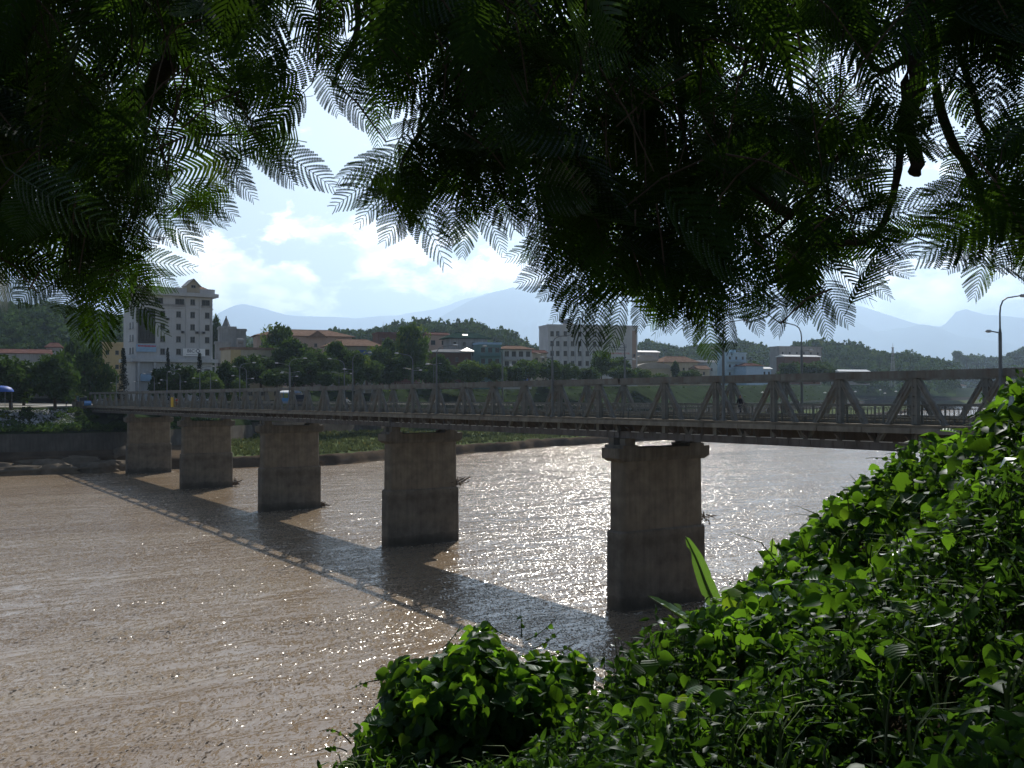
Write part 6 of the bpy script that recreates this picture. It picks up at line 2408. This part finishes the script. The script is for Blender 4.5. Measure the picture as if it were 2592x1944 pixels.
# ------------------------------------------------------------------ overhanging tree
def frond_template(npair, nleaf, droop, seed, plen=.34):
    """bipinnate leaf of unit length along +x; combs of leaflets on both sides"""
    r = np.random.default_rng(seed)
    V, Fq = [], []

    def rach(t):
        return np.array([t, 0, -droop * t * t])

    def strip(p, q, w, nrm):
        d = q - p
        s = np.cross(nrm, d)
        s = s / (np.linalg.norm(s) + 1e-9) * w
        k0 = len(V)
        V.extend([p - s, p + s, q + s * .8, q - s * .8])
        Fq.append((k0, k0 + 1, k0 + 2, k0 + 3))

    up_ = np.array([0, 0, 1.0])
    side_ = np.array([0, 1.0, 0])
    for i in range(10):
        strip(rach(i / 10), rach((i + 1) / 10), .006 * (1 - i / 14), up_)
        strip(rach(i / 10), rach((i + 1) / 10), .006 * (1 - i / 14), side_)
    for i in range(npair):
        t = .16 + .84 * i / (npair - 1)
        L = plen * (.55 + .45 * math.sin(math.pi * min(1, .15 + .95 * (i / npair)))) * (1 - .45 * (i / npair) ** 3)
        for s in (-1, 1):
            jit_ = r.normal(0, .05)
            a0 = R(68) - R(24) * (i / npair) + jit_
            base = rach(t)
            prev = base
            nseg = 5
            pos = [base]
            for k in range(1, nseg + 1):
                aa = a0 - R(22) * (k / nseg)
                stp = np.array([math.cos(aa), s * math.sin(aa), -.16 - .30 * (k / nseg)]) * L / nseg
                pos.append(pos[-1] + stp)
            pos = np.array(pos)
            for k in range(nseg):
                strip(pos[k], pos[k + 1], .0022 if nleaf else L * (.056 - .006 * k), up_)
            for j in range(nleaf):
                u = (j + .6) / nleaf * nseg
                k = min(int(u), nseg - 1)
                c = pos[k] + (pos[k + 1] - pos[k]) * (u - k)
                d = pos[k + 1] - pos[k]
                d = d / np.linalg.norm(d)
                n_ = np.cross(d, np.array([0, 0, 1.0]))
                n_ /= np.linalg.norm(n_) + 1e-9
                ll = L * .060 * (1 - .35 * abs(2 * j / nleaf - 1) ** 2)
                wl_ = L / nleaf * .46
                for q in (-1, 1):
                    tip = c + n_ * q * ll + d * ll * .35 + np.array([0, 0, r.normal(0, .12) * ll])
                    k0 = len(V)
                    V.extend([c - d * wl_, c + d * wl_, tip + d * wl_ * .7, tip - d * wl_ * .7])
                    Fq.append((k0, k0 + 1, k0 + 2, k0 + 3))
    return np.array(V), np.array(Fq)


M_frond = leaf_mat('frond_leaflets', (.007, .019, .005), (.019, .043, .009), (.082, .175, .014), .015, .5, .40, attr=False)
M_frond_s = leaf_mat('frond_leaflets_far', (.007, .019, .005), (.019, .043, .009), (.082, .175, .014), .015, .5, .40)
FR = [frond_template(17, 15, dr, 20 + i, pl) for i, (dr, pl) in enumerate(((.10, .34), (.28, .32), (.42, .30), (.18, .36)))]
FR_mesh = [np_mesh('leaf', v, f, [M_frond]) for v, f in FR]
FRL = [frond_template(19, 0, dr, 40 + i, pl) for i, (dr, pl) in enumerate(((.12, .34), (.35, .30)))]

K = 2592 / 2212
CAN = [(-1500, 560), (-900, 600), (-400, 640), (0, 665), (25, 670), (60, 640), (95, 660), (105, 690), (150, 690), (165, 735), (220, 752), (232, 690), (262, 640), (300, 650), (340, 700), (352, 640), (385, 610), (365, 570), (335, 525), (345, 515), (420, 540), (405, 495), (480, 492),
       (470, 465), (500, 463), (485, 410), (548, 420), (560, 385), (600, 385), (650, 400), (660, 375), (715, 393), (700, 330), (660, 280), (640, 250), (690, 225), (735, 245), (775, 250), (796, 286), (815, 250), (850, 225), (880, 235), (850, 285), (810, 325), (725, 372), (760, 400),
       (725, 428), (775, 430), (782, 470), (800, 495), (840, 518), (900, 485), (935, 460), (960, 535), (1000, 553), (1030, 515), (1055, 485), (1085, 528), (1130, 505), (1155, 500), (1170, 520), (1122, 558), (1165, 575), (1132, 612), (1175, 620), (1165, 648), (1190, 678), (1220, 690), (1250, 685),
       (1285, 742), (1340, 762), (1370, 735), (1400, 700), (1440, 715), (1480, 745), (1545, 773), (1585, 745), (1605, 700), (1640, 718), (1655, 690), (1690, 718), (1715, 710), (1730, 680), (1790, 718), (1830, 700), (1838, 625), (1870, 630), (1900, 648), (1920, 610), (1965, 610), (1950, 560),
       (1972, 530), (1945, 490), (1960, 470), (1935, 440), (1960, 380), (1985, 370), (1990, 390), (1985, 470), (2000, 480), (1985, 510), (2010, 570), (2040, 590), (2070, 600), (2110, 638), (2150, 600), (2200, 615), (2230, 600), (2600, 640), (3600, 560), (3600, -900), (-1500, -900)]
CAN = np.array(CAN, float) * K


def inside(px, py):
    x, y = np.asarray(px, float), np.asarray(py, float)
    c = np.zeros(x.shape, bool)
    j = len(CAN) - 1
    for i in range(len(CAN)):
        xi, yi = CAN[i]
        xj, yj = CAN[j]
        hit = ((yi > y) != (yj > y)) & (x < (xj - xi) * (y - yi) / (yj - yi + 1e-12) + xi)
        c ^= hit
        j = i
    return c


tree_e = empty('flame_tree', (-2.6, -2.2, 14.4))
tag(tree_e, 'dark overhanging tree with feathery fern-like leaves framing the top of the view', 'tree')
TE = Vector(tree_e.location)
rc = np.random.default_rng(5)
frames, bases, lens, prio = [], [], [], []


def add_frond(P_, Q_, twist, prior, roll=None):
    P_, Q_ = np.array(P_, float), np.array(Q_, float)
    x = Q_ - P_
    L = np.linalg.norm(x)
    x /= L
    toc = np.array([0, 0, CAM_Z]) - P_
    toc /= np.linalg.norm(toc)
    n = -toc * math.cos(twist) + np.cross(x, toc) * math.sin(twist)     # underside towards the viewer
    if rc.random() < .45:
        n = -n
    n = n - x * n.dot(x)
    n /= np.linalg.norm(n)
    y = np.cross(n, x)
    frames.append(np.stack([x, y, n], -1) * L)
    bases.append(P_)
    prio.append(prior)


# leaves whose outline against the sky can be followed one by one
EDGE = [((130, 560), (22, 665)), ((150, 580), (70, 640)), ((170, 590), (125, 690)), ((210, 590), (216, 752)), ((190, 600), (160, 725)), ((250, 580), (338, 700)), ((265, 560), (383, 610)), ((250, 540), (370, 590)), ((330, 430), (418, 540)), ((310, 440), (372, 530)),
        ((385, 400), (478, 492)), ((395, 375), (500, 463)), ((370, 420), (440, 500)), ((450, 310), (548, 420)), ((470, 300), (520, 410)), ((550, 290), (648, 400)), ((555, 290), (712, 394)), ((540, 280), (620, 390)), ((545, 110), (548, 285)), ((470, 70), (590, 190)), ((430, 330), (500, 420)),
        ((715, 150), (796, 285)), ((685, 130), (732, 248)), ((900, 310), (730, 374)), ((890, 330), (727, 428)), ((880, 345), (782, 468)), ((910, 380), (838, 518)), ((925, 385), (890, 490)), ((1000, 430), (962, 536)), ((1010, 430), (1000, 553)), ((1030, 410), (1084, 528)),
        ((1090, 430), (1145, 503)), ((1225, 500), (1124, 558)), ((1245, 565), (1133, 613)), ((1255, 585), (1167, 648)), ((1275, 600), (1192, 678)), ((1305, 610), (1222, 692)), ((1300, 610), (1284, 742)), ((1345, 630), (1338, 760)), ((1390, 610), (1385, 715)),
        ((1440, 620), (1440, 715)), ((1520, 640), (1546, 774)), ((1510, 640), (1482, 745)), ((1560, 640), (1590, 745)), ((1605, 620), (1640, 718)), ((1690, 600), (1690, 718)), ((1755, 600), (1794, 718)), ((1770, 590), (1828, 698)), ((1730, 570), (1735, 690)), ((1845, 550), (1900, 648)),
        ((1855, 540), (1962, 610)), ((1850, 490), (1970, 550)), ((1850, 420), (1955, 475)), ((2105, 440), (1988, 498)), ((2110, 470), (2005, 575)), ((2130, 490), (2042, 590)), ((2140, 500), (2112, 638)), ((2180, 500), (2190, 618)), ((2150, 400), (1992, 420)), ((2200, 480), (2235, 600)),
        ((1180, 470), (1150, 560)), ((2080, 380), (1995, 470)), ((300, 560), (300, 650)), ((100, 540), (30, 610))]
for (bx_, by_), (tx_, ty_) in EDGE:
    D_ = rc.uniform(4.2, 6.0)
    a = at(bx_ * K, by_ * K, D_)
    b = at(tx_ * K, ty_ * K, D_ + rc.uniform(-.12, .12))
    add_frond(a, b, rc.normal(0, .35), 0)
THIN = ((480, 40, 60), (590, 130, 70), (1750, 60, 60), (1915, 120, 70), (2145, 120, 60), (2000, 430, 60), (1975, 330, 50), (1100, 130, 60), (1300, 300, 40), (200, 330, 50), (330, 180, 60), (1620, 520, 60), (500, 90, 110), (560, 200, 80), (440, 330, 70), (640, 60, 60), (830, 60, 50), (1760, 70, 110), (1900, 150, 110), (1930, 290, 80), (1680, 360, 60), (2090, 250, 110), (2040, 100, 90), (2150, 380, 80), (1450, 480, 60), (1870, 450, 70))
# leaves filling the crown behind and between them
tries = 0
target = 2050
while len(bases) < target + len(EDGE) and tries < 200000:
    tries += 1
    px, py = rc.uniform(-900, 3300), rc.uniform(-260, 880)
    if not inside(px, py):
        continue
    if any((px / K - cx_) ** 2 + (py / K - cy_) ** 2 < cr_ * cr_ for cx_, cy_, cr_ in THIN) and rc.random() < .92:
        continue
    D_ = rc.uniform(4.0, 7.0)
    L = rc.uniform(.36, .58)
    a = np.array(at(px, py, D_))
    ang = rc.normal(0, .95)                       # 0 = straight down
    dv = np.array([math.sin(ang), rc.normal(0, .45), -math.cos(ang) * .9 + .1])
    dv /= np.linalg.norm(dv)
    b = a + dv * L
    if b[1] < 3.6:
        continue
    qx, qy = 1296 + b[0] / b[1] * F, HOR - (b[2] - CAM_Z) / b[1] * F
    sx_, sy_ = px + (qx - px) * .6, py + (qy - py) * .6
    w_ = L * .34 / D_ * F
    qx, qy = px + (qx - px) * 1.12, py + (qy - py) * 1.12
    nx, ny = -(qy - py), (qx - px)
    nl_ = math.hypot(nx, ny) + 1e-6
    tx_ = np.array([qx, sx_ + nx / nl_ * w_, sx_ - nx / nl_ * w_, (px + qx) / 2])
    ty_ = np.array([qy, sy_ + ny / nl_ * w_, sy_ - ny / nl_ * w_, (py + qy) / 2])
    if not inside(tx_, ty_).all():
        continue
    vis = 1 if -40 < px < 2640 and py > -40 else 3
    add_frond(a, b, rc.normal(0, .75), vis + D_ * .1)
n_near = len(bases)
# the crown above the frame
for i in range(520):
    D_ = rc.uniform(3.2, 7.5)
    px, py = rc.uniform(-1100, 3500), rc.uniform(-1500, -120)
    a = np.array(at(px, py, D_))
    dv = rc.normal(size=3) * np.array([1, 1, .5]) + np.array([0, 0, -.3])
    dv /= np.linalg.norm(dv)
    add_frond(a, a + dv * rc.uniform(.35, .5), rc.normal(0, .9), 9)
order = np.argsort(prio)
frames, bases = np.array(frames), np.array(bases)
for c_, i in enumerate(order[:300]):
    o = link('leaf', FR_mesh[int(rc.integers(0, 4))], tree_e)
    mt = Matrix([list(row) for row in frames[i]]).to_4x4()
    mt.translation = Vector(bases[i]) - TE
    o.matrix_local = mt
rest = order[300:]
Vs, Fs, At, n0 = [], [], [], 0
for k_ in range(2):
    s = rest[k_::2]
    v, f = scatter(FRL[k_][0], FRL[k_][1], frames[s], bases[s] - np.array(TE)[None])
    Vs.append(v)
    Fs.append(f[0] + n0)
    n0 += len(v)
    At.append(np.repeat(rc.uniform(0, .9, len(s)), len(FRL[k_][0])))
o = link('crown', np_mesh('crown', np.concatenate(Vs), np.concatenate(Fs), [M_frond_s], attr=np.concatenate(At)), tree_e)
o['kind'] = 'stuff'


# limbs: photograph column, row, distance
def limb(pts_, r0, r1, name='branch', parent=tree_e):
    P_ = [Vector(at(*p_)) if len(p_) == 3 else Vector(p_[:3]) for p_ in pts_]
    out_ = []
    n = len(P_)
    for i in range(n - 1):
        for k in range(4):
            t = k / 4
            p0, p1, p2, p3 = P_[max(i - 1, 0)], P_[i], P_[i + 1], P_[min(i + 2, n - 1)]
            out_.append(.5 * ((2 * p1) + (-p0 + p2) * t + (2 * p0 - 5 * p1 + 4 * p2 - p3) * t * t + (-p0 + 3 * p1 - 3 * p2 + p3) * t ** 3) + Vector((random.gauss(0, 1), random.gauss(0, 1), random.gauss(0, 1))) * r0 * .12)
    out_.append(P_[-1])
    m = MB()
    m.tube([p_ - TE for p_ in out_], list(np.linspace(r0 * (.6 if name == 'branch' else 1), r1 * .75, len(out_))), 8)
    return m.build(name, M_trunk, parent, smooth=True)


limb([(-2.6, -2.2, 14.2, 0), (-2.5, -2.1, 16.4, 0), (-2.2, -1.6, 18.6, 0), (-1.6, -.6, 20.2, 0)], .30, .20, 'trunk')
J = (-1.6, -.6, 20.2, 0)
limb([J, (-2.0, 1.6, 20.6, 0), (520, -900, 5.2), (430, -150, 5.4), (430, 120, 5.4), (380, 230, 5.5), (290, 350, 5.5), (190, 440, 5.6), (90, 570, 5.6), (0, 650, 5.6)], .15, .025)
limb([J, (.6, 1.5, 21.2, 0), (1180, -700, 5.5), (1120, -60, 5.5), (1190, 120, 5.6), (1290, 240, 5.6), (1410, 320, 5.7), (1500, 420, 5.8), (1530, 560, 5.8)], .14, .02)
limb([J, (2.0, 1.2, 21.3, 0), (2330, -900, 5.2), (2312, -60, 5.0), (2318, 140, 5.0), (2308, 290, 5.0), (2316, 438, 5.0)], .13, .045)
limb([(2316, 60, 5.0), (2290, 260, 5.1), (2268, 470, 5.1), (2222, 585, 5.1), (2150, 618, 5.1), (2060, 615, 5.2)], .04, .016)
limb([(2330, -300, 5.2), (2352, 40, 5.2), (2390, 290, 5.3), (2470, 460, 5.4), (2600, 610, 5.5), (2760, 700, 5.6)], .05, .025)
limb([(2400, -200, 5.6), (2420, 90, 5.6), (2490, 300, 5.7), (2520, 440, 5.7), (2540, 540, 5.7)], .04, .012)
limb([(1760, 250, 5.3), (1860, 390, 5.3), (1925, 495, 5.3), (2012, 548, 5.3)], .05, .038)
limb([(2316, 120, 5.0), (2230, 180, 5.2), (2170, 60, 5.4), (2140, -200, 5.6)], .03, .022)
limb([(2230, 250, 5.4), (2120, 400, 5.4), (2000, 545, 5.4), (1880, 650, 5.5), (1800, 740, 5.5)], .03, .010)
limb([(1950, -200, 5.7), (1985, 60, 5.7), (2010, 240, 5.7), (2080, 330, 5.7), (2100, 520, 5.7)], .035, .012)
limb([(1700, -250, 5.8), (1720, 150, 5.8), (1740, 420, 5.8), (1790, 590, 5.8)], .05, .014)
limb([(1500, 420, 5.8), (1510, 560, 5.8), (1570, 660, 5.8), (1620, 720, 5.8)], .022, .008)
limb([(1190, 120, 5.6), (1080, 300, 5.6), (1010, 430, 5.6)], .03, .010)
limb([(870, -200, 6.0), (905, 60, 6.0), (860, 160, 6.0), (840, 220, 6.0)], .04, .012)
limb([(290, 350, 5.5), (240, 520, 5.4), (250, 680, 5.3)], .02, .007)
limb([(380, 230, 5.5), (480, 330, 5.4), (600, 340, 5.3)], .02, .007)
# fine twigs carrying the leaves
tw = MB()
for i in order[:260]:
    p_ = Vector(bases[i])
    d_ = Vector(frames[i][:, 0])
    q_ = p_ - d_ * .5 + Vector((random.gauss(0, .08), random.gauss(0, .1), abs(random.gauss(.18, .1))))
    if q_.y < 1 or not inside(1296 + q_.x / q_.y * F, HOR - (q_.z - CAM_Z) / q_.y * F):
        continue
    tw.tube([q_ - TE, (p_ + q_) / 2 + Vector((0, 0, .03)) - TE, p_ - TE], [.0045, .004, .003], 4, cap=False)
o = tw.build('twigs', M_trunk, tree_e)
o['kind'] = 'stuff'


# ------------------------------------------------------------------ foam and flecks where the current strikes the piers
fl_v, fl_f, n0 = [], [], 0
for k_ in range(5):
    t_ = T0 + k_ * SPAN
    for q in range(110):
        u = rng.uniform(0, 1)
        side_ = rng.choice([-1, 1])
        y_ = -WT - 1.25 + (WT + 2.4) * u ** 1.6
        off_ = 1.15 + abs(rng.normal(0, .22)) + .5 * u
        if rng.random() < .3:
            y_, off_ = -WT - 1.3 - abs(rng.normal(0, .35)), rng.uniform(-.9, .9)
            side_ = 1
        p = B(t_ + side_ * off_, y_, 0)
        a = rng.uniform(0, 6.28)
        s1, s2 = rng.uniform(.05, .24), rng.uniform(.03, .10)
        n_ = 7
        for k in range(n_):
            th = 2 * math.pi * k / n_
            ex, ey = s1 * math.cos(th) * rng.uniform(.6, 1.2), s2 * math.sin(th) * rng.uniform(.6, 1.2)
            ang = math.atan2(.553, .833) + .25 * math.sin(a)
            fl_v.append((p.x + ex * math.cos(ang) - ey * math.sin(ang), p.y + ex * math.sin(ang) + ey * math.cos(ang), .006 + .004 * (q % 3)))
        fl_f.append(tuple(range(n0, n0 + n_)))
        n0 += n_
me = bpy.data.meshes.new('foam')
me.from_pydata(fl_v, [], fl_f)
me.materials.append(mat('foam', (.48, .43, .36), .2, 2, .9))
tag(link('foam', me), 'flecks of pale foam around the bridge piers', 'foam', kind='stuff')
